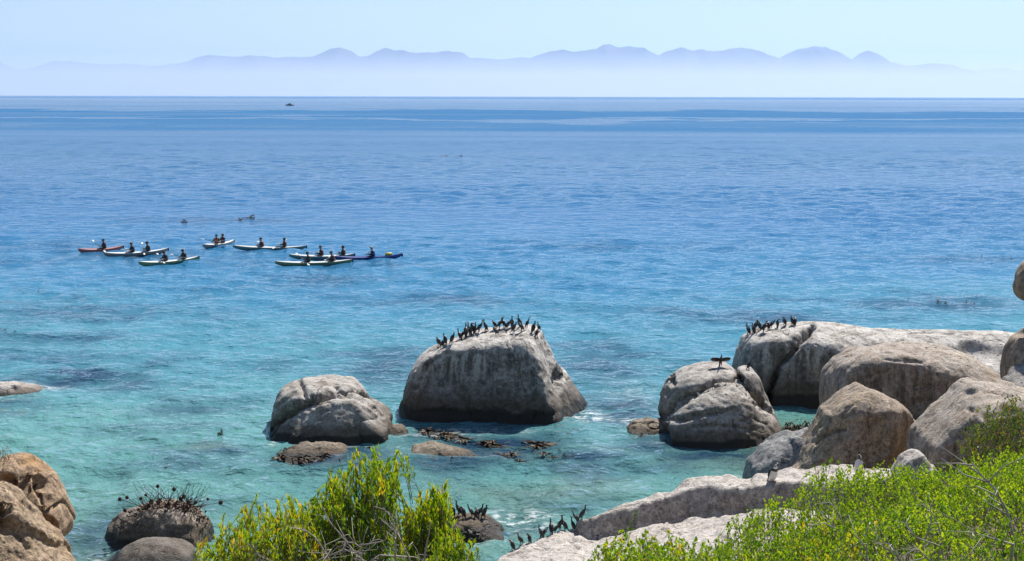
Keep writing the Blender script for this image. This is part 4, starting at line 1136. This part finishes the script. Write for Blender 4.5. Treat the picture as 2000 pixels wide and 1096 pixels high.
kayak((396, 484), (457, 475), M_KGREY, M_KW, [(423, 'orange', 'dark', 'orange-vested kayaker in the kayak turned end-on'), (435, 'maroon', 'hair', 'maroon-vested kayaker in the kayak turned end-on')], 'white double kayak turned end-on with two paddlers close together')
kayak((455, 486), (598, 487), M_KTEAL, M_KW, [(512, 'maroon', 'dark', 'front kayaker in the long white kayak lying broadside'), (556, 'maroon', 'hair', 'rear kayaker in the long white kayak lying broadside')], 'long white double kayak lying broadside behind the other kayaks')
kayak((565, 504), (692, 503), M_KTEAL, M_KW, [(628, 'maroon', 'dark', 'front kayaker in the white kayak alongside the blue kayak'), (671, 'maroon', 'hair', 'rear kayaker in the white kayak alongside the blue kayak')], 'white-decked teal double kayak alongside the blue kayak')
kayak((655, 508), (785, 503), M_KBLUE, M_KBLUE, [(728, 'blue', 'pale', 'kayaker in blue sitting in the blue kayak')], 'long dark blue single kayak with a yellow bag on its rear deck', extra=True)
kayak((537, 518), (688, 514), M_KGREEN, M_KW, [(602, 'black', 'dark', 'front kayaker in the long level green-hulled kayak'), (650, 'maroon', 'dark', 'rear kayaker in the long level green-hulled kayak')], 'long level green-hulled white double kayak in front of the blue kayak')

# far motorboat
c = at_z(566, 206.5)
root = empty('motorboat', (c[0], c[1], 0), math.radians(170))
tag(root, 'tiny dark motorboat far out towards the horizon', 'boat')
L = 10.5
hv, hf = [], []
for i in range(13):
    t = i / 12
    b = 1.5 * (1 - max(0, (t - 0.45) / 0.55) ** 2.2) + 0.03
    for j in range(9):
        a = math.pi * j / 8
        sh = 1.2 + 0.7 * t ** 2
        hv.append(((t - 0.5) * L, b * math.cos(a), sh - (sh + 0.3 - 0.5 * max(0, t - 0.8)) * math.sin(a) ** 0.7))
for i in range(12):
    for j in range(8): hf.append((i * 9 + j, i * 9 + j + 1, (i + 1) * 9 + j + 1, (i + 1) * 9 + j))
    hf.append((i * 9, (i + 1) * 9, (i + 1) * 9 + 8, i * 9 + 8))
hf.append(tuple(range(9)))
M_BOAT = plain('boat_dark_hull', (0.03, 0.035, 0.05), 0.4)
obj('hull', MB().add(hv, hf).mesh('hull'), M_BOAT, root)
cab = obj('cabin', MB().loft([(-1.6, 0, 2.1), (-1.2, 0, 2.1), (0.8, 0, 2.1), (1.8, 0, 1.8)], [(0.9, 0.5), (1.05, 1.0), (1.05, 1.0), (0.8, 0.4)], 12).mesh('cabin'), M_BOAT, root)
obj('window', MB().box((0.2, -1.02, 2.35), (1.4, 0.06, 0.5)).mesh('window', False), plain('boat_glass', (0.02, 0.03, 0.04), 0.1), cab)
obj('mast', MB().loft([(-0.6, 0, 2.9), (-0.8, 0, 4.4)], [0.07, 0.04], 6).mesh('mast'), M_BOAT, root)

# ------------------------------------------------------------------ shrubs
def leaf_mat(name, stops, transl=0.42):
    k = Nodes(name)
    col = k.ramp(k.attr('tint'), stops)
    p = k.principled(col, 0.42, spec=0.35)
    t = k.n('BsdfTranslucent')
    k.l(k.mix(1.0, col, (1.35, 1.25, 0.6), 'MULTIPLY'), t.inputs[0])
    m = k.n('MixShader')
    m.inputs[0].default_value = transl
    k.l(p.outputs[0], m.inputs[1]); k.l(t.outputs[0], m.inputs[2])
    return k.done(m.outputs[0])
M_LEAFY = leaf_mat('leaf_yellow_green', [(0.0, (0.05, 0.13, 0.010)), (0.4, (0.19, 0.34, 0.014)), (0.75, (0.40, 0.44, 0.02)), (1.0, (0.56, 0.36, 0.03))], 0.5)
M_LEAFG = leaf_mat('leaf_bright_green', [(0.0, (0.04, 0.11, 0.010)), (0.35, (0.14, 0.28, 0.012)), (0.7, (0.27, 0.41, 0.016)), (1.0, (0.38, 0.46, 0.02))], 0.5)
M_LEAFO = leaf_mat('leaf_olive', [(0.0, (0.04, 0.10, 0.012)), (0.5, (0.14, 0.24, 0.018)), (0.85, (0.26, 0.20, 0.06)), (1.0, (0.26, 0.17, 0.08))], 0.35)
M_TWIG = plain('twig_bark', (0.20, 0.165, 0.13), 0.85, 0.3, 30)
M_DEAD = plain('dead_wood', (0.40, 0.36, 0.32), 0.85, 0.25, 25)
M_SEED = plain('dry_seed_head', (0.045, 0.022, 0.014), 0.9, 0.4, 60)
def unit(a): return a / (np.linalg.norm(a, axis=-1, keepdims=True) + 1e-9)
def leaves_mesh(name, base, dirs, length, width, tint, r):
    n = len(base)
    dirs = unit(dirs)
    side = unit(np.cross(dirs, r.normal(size=(n, 3))))
    nor = np.cross(side, dirs)
    L, W = length[:, None], width[:, None]
    V = np.empty((n, 4, 3))
    V[:, 0] = base
    V[:, 1] = base + dirs * L * 0.55 + side * W * 0.5 + nor * W * 0.18
    V[:, 2] = base + dirs * L - nor * L * 0.08
    V[:, 3] = base + dirs * L * 0.55 - side * W * 0.5 + nor * W * 0.18
    i = np.arange(n)[:, None] * 4
    Fc = np.concatenate([i + np.array([[0, 1, 2]]), i + np.array([[0, 2, 3]])], 0)
    return mesh_np(name, V.reshape(-1, 3), Fc, False, {'tint': np.repeat(tint, 4)})
def tubes_mesh(name, lines, rads, seg=5):
    mb = MB()
    for ln, rd in zip(lines, rads): mb.loft(ln, rd, seg)
    return mb.mesh(name)
def shrub_from_tips(name, label, cat, group, tips, base_fn, r, mat, shoot=0.22, nleaf=16, ll=0.060, lw=0.017, up=(0, 0, 1), spread=0.35, div=0.55, tint0=0.5, tintv=0.18, nbranch=60, bark=None, brad=0.012):
    tips = np.asarray(tips)
    n = len(tips)
    sd = unit(np.array(up) + r.normal(0, spread, (n, 3)) * np.array([1, 1, 0.35]))
    ts = r.uniform(0, 1, (n, nleaf))
    base = tips[:, None, :] - sd[:, None, :] * (ts * shoot)[..., None]
    dv = unit(r.normal(size=(n, nleaf, 3)))
    dr = unit(sd[:, None, :] + dv * div * (0.5 + 0.7 * ts[..., None]))
    shoott = r.normal(tint0, tintv * 0.8, (n, 1))
    tint = np.clip(shoott + 0.22 * (0.5 - ts) + r.normal(0, tintv * 0.6, (n, nleaf)), 0, 1)
    m = n * nleaf
    me = leaves_mesh('foliage', base.reshape(m, 3), dr.reshape(m, 3), r.uniform(0.7, 1.15, m) * ll, r.uniform(0.75, 1.2, m) * lw, tint.reshape(m), r)
    cen = tips.mean(0)
    root = empty(name, base_fn(cen))
    o = obj('foliage', me, mat, root)
    o['kind'] = 'stuff'
    at_parent(o)
    lines, rads = [], []
    for i in r.choice(n, min(nbranch, n), replace=False):
        b = np.array(base_fn(cen)) + r.normal(0, 0.06, 3) * np.array([1, 1, 0])
        t = tips[i] - sd[i] * shoot * 0.3
        m1 = b + (t - b) * 0.45 + r.normal(0, 0.05, 3)
        m2 = b + (t - b) * 0.75 + r.normal(0, 0.03, 3)
        lines.append([b, m1, m2, t])
        rads.append([brad, brad * 0.7, brad * 0.45, brad * 0.2])
    # every shoot has its own thin stem
    for i in range(n):
        lines.append([tips[i] - sd[i] * shoot * 1.6, tips[i] - sd[i] * 0.02])
        rads.append([brad * 0.28, brad * 0.12])
    at_parent(obj('branches', tubes_mesh('branches', lines, rads, 4), bark or M_TWIG, root))
    return tag(root, label, cat, group)
def poly_samples(poly, n, r):
    poly = np.array(poly, float)
    lo, hi = poly.min(0), poly.max(0)
    out = []
    while len(out) < n:
        q = r.uniform(lo, hi, (n * 3, 2))
        ins = np.zeros(len(q), bool)
        j = len(poly) - 1
        for i in range(len(poly)):
            xi, yi, xj, yj = *poly[i], *poly[j]
            c_ = ((yi > q[:, 1]) != (yj > q[:, 1])) & (q[:, 0] < (xj - xi) * (q[:, 1] - yi) / (yj - yi + 1e-12) + xi)
            ins ^= c_
            j = i
        out += list(q[ins])
    return np.array(out[:n])
def tips_in(poly, Y, dy, n, r):
    q = poly_samples(poly, n, r)
    ys = Y + r.normal(0, dy, n).clip(-2 * dy, 2 * dy)
    # the crown keeps its width in metres: positions are taken at its own distance, then spread in depth
    P = np.array([at_y(u, v, Y) for u, v in q])
    P[:, 1] = ys
    P[:, 0] += r.normal(0, 0.02, n)
    P[:, 2] -= np.abs(ys - Y) * 0.25
    return P
gz = lambda x, y: float(ground_z(np.array(x), np.array(y)))
r1 = np.random.default_rng(11)
def gbase(c): return (float(c[0]), float(c[1]), gz(c[0], c[1]) - 0.15)
shrub_from_tips('leafy_shrub', 'tallest yellow-green leafy shrub with narrow upright leaves above the bay', 'shrub', None,
    tips_in([(602, 1010), (612, 968), (640, 925), (662, 908), (690, 888), (703, 864), (712, 890), (722, 870), (740, 866), (748, 890), (765, 878), (782, 880), (786, 920), (776, 960), (768, 1010), (790, 1050), (700, 1060), (620, 1060)], 12.0, 0.22, 430, r1), gbase, r1, M_LEAFY, nleaf=15, tint0=0.46, shoot=0.26, ll=0.066)
shrub_from_tips('leafy_shrub', 'broad golden-tipped shrub sloping down beside the tallest yellow-green shrub', 'shrub', None,
    tips_in([(355, 1170), (372, 1090), (400, 1050), (430, 1012), (470, 992), (500, 964), (520, 985), (545, 968), (580, 976), (606, 984), (630, 1010), (650, 1060), (660, 1170)], 11.6, 0.25, 760, r1), gbase, r1, M_LEAFY, nleaf=14, tint0=0.56, shoot=0.24)
shrub_from_tips('leafy_shrub', 'slender upright shrub with reddish tips between the tallest shrub and the roosting rock', 'shrub', None,
    tips_in([(775, 1040), (790, 995), (812, 972), (835, 958), (850, 936), (862, 950), (872, 940), (877, 975), (874, 1015), (862, 1060), (780, 1070)], 12.3, 0.14, 230, r1), gbase, r1, M_LEAFY, nleaf=15, tint0=0.50, spread=0.16, ll=0.066)
shrub_from_tips('leafy_shrub', 'small bright tufted shrub in front of the roosting rock', 'shrub', None,
    tips_in([(815, 1170), (832, 1085), (850, 1045), (880, 1022), (905, 1035), (926, 1065), (935, 1170)], 11.2, 0.16, 240, r1), gbase, r1, M_LEAFY, nleaf=14, tint0=0.45)
shrub_from_tips('sparse_shrub', 'sparse twiggy shrub with grey bare stems below the tallest shrub', 'shrub', None,
    tips_in([(585, 1180), (610, 1075), (700, 1060), (790, 1060), (835, 1090), (850, 1180)], 11.4, 0.22, 200, r1), gbase, r1, M_LEAFY, nleaf=12, tint0=0.38, bark=M_DEAD, nbranch=90, brad=0.011)

# hillside cover: neighbouring low shrubs, each with its own patch of the slope
def canopy_h(x, y):
    q = np.stack([np.atleast_1d(x), np.atleast_1d(y), 0 * np.atleast_1d(x)], 1).astype(float)
    return 0.62 + 0.30 * fbm(q, 0.8, 3, 77) + 0.10 * fbm(q, 3.0, 2, 79)
def in_cover(x, y):
    return (x > 0.30 + 0.13 * (y - 11) + 0.2 * np.sin(y * 1.7)) & (x < 0.40 * y + 1.5)
r2 = np.random.default_rng(23)
def hillside():
    N = 40000
    y = 6.6 + (22.0 - 6.6) * r2.uniform(0, 1, N)
    x = r2.uniform(-0.5, 10.5, N)
    ok = in_cover(x, y) & (r2.uniform(0, 1, N) < np.clip(1.25 - 0.03 * y, 0.5, 1))
    x, y = x[ok], y[ok]
    H = canopy_h(x, y)
    # thin the rim so that the cover ends in loose sprigs
    edge = np.clip((x - (0.30 + 0.13 * (y - 11))) / np.interp(y, [9, 11, 13, 20], [0.8, 1.2, 2.6, 3.6]), 0.16, 1) * np.clip((22.3 - y) / 1.6, 0.3, 1)
    z = ground_z(x, y) + H * edge * (1 - 0.35 * r2.uniform(0, 1, len(x)) ** 2) + 0.05 * r2.normal(size=len(x))
    tips = np.stack([x, y, z], 1)
    seeds = [(1.6, 9.0), (3.2, 8.8), (1.9, 12.2), (3.9, 11.6), (2.6, 15.2), (4.9, 14.6), (6.3, 17.2), (4.3, 18.2), (5.8, 20.6), (8.0, 20.4)]
    D = np.stack([np.hypot(x - a, (y - b) * 0.8) for a, b in seeds], 1)
    D += 0.5 * fbm(tips, 1.1, 2, 5)[:, None] * (np.arange(len(seeds))[None, :] % 3 - 1)
    own = D.argmin(1)
    for i, sdp in enumerate(seeds):
        t = tips[own == i]
        if len(t) < 20: continue
        yel = i in (0,)
        lab = ['low yellowish shrub at the near foot of the green hillside cover', 'green hillside shrub at the foot of the long forked dead branch',
               'green hillside shrub just beyond the low yellowish shrub', 'green hillside shrub behind the long forked dead branch', 'green hillside shrub edging the middle of the pale slab',
               'green hillside shrub among several thin bare grey twigs', 'green hillside shrub between the twiggy cover and the olive shrub', 'green hillside shrub hiding the pale slab below the peaked boulder',
               'green hillside shrub in front of the small pale boulder', 'green hillside shrub at the foot of the olive shrub'][i]
        shrub_from_tips('hillside_shrub', lab, 'shrub', None if yel else 'low green shrubs covering the hillside', t, lambda c: (float(c[0]), float(c[1]), gz(c[0], c[1]) - 0.1), r2,
                        M_LEAFY if yel else M_LEAFG, shoot=0.15, nleaf=11, ll=0.032, lw=0.018, spread=0.45, div=0.9, tint0=0.36 if yel else 0.52, tintv=0.24, nbranch=40, brad=0.008)
hillside()
shrub_from_tips('olive_shrub', 'taller olive and brown shrub in front of the brown sloping boulder', 'shrub', None,
    tips_in([(1870, 900), (1888, 845), (1905, 815), (1930, 800), (1950, 788), (1985, 770), (2060, 755), (2120, 800), (2120, 940), (1890, 940)], 24.0, 0.5, 900, r2), gbase, r2, M_LEAFO, shoot=0.25, nleaf=14, ll=0.05, lw=0.026, spread=0.5, div=0.9, tint0=0.5, tintv=0.3, nbranch=40)

# dead branches sticking out of the cover
def branch_lines(poly, Y, rad, r, twigs=6, tl=0.35):
    P = [at_y(u, v, Y) for u, v in poly]
    P = [p + r.normal(0, 0.015, 3) for p in P]
    n = len(P)
    lines = [P]
    rads = [[rad * (1 - 0.75 * i / (n - 1)) for i in range(n)]]
    for k_ in range(twigs):
        i = r.integers(0, n - 1)
        t = r.uniform(0, 1)
        b = P[i] * (1 - t) + P[i + 1] * t
        ax = P[i + 1] - P[i]
        d = unit(ax / np.linalg.norm(ax) + r.normal(0, 0.7, 3))
        l_ = tl * r.uniform(0.4, 1.1)
        m = b + d * l_ * 0.5 + r.normal(0, 0.02, 3)
        lines.append([b, m, b + d * l_ + r.normal(0, 0.03, 3)])
        rr = rad * 0.45
        rads.append([rr, rr * 0.7, rr * 0.3])
    return lines, rads
def hill_y(u, v):
    for Y in np.arange(6.0, 24, 0.1):
        p = at_y(u, v, Y)
        if p[2] < gz(p[0], p[1]) + float(canopy_h(p[0], p[1])[0]) * 0.95 + 0.04: return float(Y)
    return 12.0
def dead_branch(poly, label, rad=0.012, twigs=7, Y=None, group=None, tl=0.35):
    um, vm = poly[len(poly) // 2]
    Y = Y if Y is not None else hill_y(um, vm) - 0.15
    b = at_y(*poly[0], Y)
    lines, rads = branch_lines(poly, Y, rad, r2, twigs, tl)
    foot = np.array([b[0], Y + 0.1, gz(b[0], Y + 0.1) - 0.05])
    if foot[2] < lines[0][0][2]:
        lines[0] = [foot] + lines[0]
        rads[0] = [rad * 1.1] + rads[0]
    o = obj('dead_branch', tubes_mesh('dead_branch', lines, rads, 6), M_DEAD)
    return tag(o, label, 'branch', group)
DG = 'bare dead branches poking out of the shrubs'
dead_branch([(1990, 1110), (1978, 1050), (1958, 1000), (1938, 958), (1915, 928), (1890, 905)], 'long forked grey dead branch rising above the green hillside cover', 0.014, 9, group=DG)
dead_branch([(1975, 1060), (1945, 1052), (1905, 1044)], 'short side branch lying across the foot of the long forked dead branch', 0.009, 4, group=DG)
DL = 'thin bare grey twig poking out of the green hillside cover'
for pl_ in [[(1835, 1070), (1828, 1062), (1790, 1050), (1770, 1040)], [(1660, 1100), (1652, 1050), (1640, 1010), (1625, 975)], [(1760, 1100), (1735, 1075), (1708, 1056)], [(1770, 1100), (1745, 1070), (1735, 1062)], [(1800, 1100), (1785, 1080), (1776, 1070)],
            [(1845, 1040), (1825, 1010), (1815, 985)], [(1700, 1100), (1690, 1065), (1680, 1050)], [(1640, 1035), (1610, 1028), (1590, 1022)], [(1800, 1060), (1812, 1020), (1818, 985)]]:
    dead_branch(pl_, DL, 0.007, 4, group=DG, tl=0.2)
dead_branch([(828, 1110), (832, 1070), (838, 1040), (842, 1022)], 'single upright grey dead stick in front of the slender shrub', 0.010, 0, 11.0, DG)
TL = 'tangled grey dead twig under the tallest yellow-green shrub'
for pl_ in [[(700, 1100), (708, 1065), (690, 1055), (660, 1060), (640, 1075)], [(710, 1100), (715, 1075), (740, 1060), (770, 1030), (775, 1000)], [(720, 1100), (740, 1085), (800, 1090), (830, 1100)], [(650, 1110), (640, 1080), (610, 1050), (590, 1030)],
            [(770, 1110), (778, 1050), (765, 1015), (750, 995)], [(600, 1110), (630, 1085), (670, 1075), (700, 1080)], [(800, 1110), (790, 1060), (775, 1040)], [(500, 1110), (505, 1080), (490, 1060)], [(720, 1110), (690, 1085), (660, 1040), (640, 1010)]]:
    dead_branch(pl_, TL, 0.0085, 9, 11.15, DG, 0.22)

# dead shrub with seed heads on the shore rock, tuft above the near boulder
def seed_shrub():
    root = empty('dead_seed_shrub', at_y(330, 1010, 40.4))
    r = np.random.default_rng(31)
    heads = [(234, 975), (248, 972), (275, 974), (285, 967), (308, 950), (340, 956), (353, 975), (359, 970), (368, 981), (382, 981), (406, 975), (431, 982), (244, 997), (290, 988), (296, 980), (312, 976), (330, 985), (345, 990)]
    base = np.array(at_y(325, 1015, 40.5))
    lines, rads = [], []
    for (u, v) in heads:
        t = at_y(u, v, 40.4 + r.normal(0, 0.25))
        b = base + r.normal(0, 0.18, 3) * np.array([1, 0.6, 0.1])
        lines.append([b, b + (t - b) * 0.5 + r.normal(0, 0.05, 3), t])
        rads.append([0.014, 0.011, 0.008])
        h = MB()
        d = np.array([0, 0, 1.0]) + r.normal(0, 0.35, 3)
        d /= np.linalg.norm(d)
        s = 0.055 * r.uniform(0.75, 1.25)
        h.loft([t - d * s, t - d * s * 0.5, t + d * s * 0.4, t + d * s * 1.1], [s * 0.35, s * 0.9, s, s * 0.45], 8)
        at_parent(obj('seed_head', h.mesh('seed_head'), M_SEED, root))
    for k_ in range(120):
        u, v = r.uniform(232, 436), r.uniform(938, 990)
        b = base + r.normal(0, 0.45, 3) * np.array([1, 0.6, 0.08]) + np.array([0.15, 0, -0.05])
        t = at_y(u, v, 40.4 + r.normal(0, 0.3))
        t = b + (t - b) * np.array([0.75, 1, 1]) + np.array([0.1, 0, 0])
        lines.append([b, b + (t - b) * 0.5 + r.normal(0, 0.06, 3), t])
        rads.append([0.008, 0.006, 0.004])
    at_parent(obj('stems', tubes_mesh('stems', lines, rads, 4), M_SEED, root))
    n = 950
    c = np.array([at_y(u, v, 40.4) for u, v in poly_samples([(240, 1012), (285, 988), (320, 978), (372, 984), (400, 1005), (405, 1040), (350, 1045), (290, 1030), (235, 1035)], n, r)])
    c[:, 1] += r.normal(0, 0.25, n)
    me = leaves_mesh('withered_leaves', c, r.normal(size=(n, 3)) + np.array([0, 0, 0.6]), r.uniform(0.08, 0.2, n), r.uniform(0.03, 0.07, n), r.uniform(0, 1, n), r)
    o = obj('withered_leaves', me, M_SEED, root)
    o['kind'] = 'stuff'
    at_parent(o)
    tag(root, 'dead dark shrub with round seed heads on the rough brown shore rock', 'shrub')
seed_shrub()
r3 = np.random.default_rng(41)
shrub_from_tips('dry_tuft', 'small dry reddish-brown tuft growing above the orange rock flake', 'plant', None,
    tips_in([(-60, 900), (-40, 868), (0, 866), (18, 882), (24, 898), (-20, 910)], 26.4, 0.15, 90, r3), lambda c: (float(c[0]), 26.4, float(c[2]) - 0.4), r3,
    leaf_mat('leaf_dry_red', [(0.0, (0.10, 0.06, 0.03)), (0.5, (0.24, 0.13, 0.07)), (1.0, (0.34, 0.20, 0.12))], 0.3), shoot=0.15, nleaf=10, ll=0.04, lw=0.012, spread=0.5, nbranch=20)
for o in S.objects:
    if 'group' in o.keys() and not o['group']: del o['group']
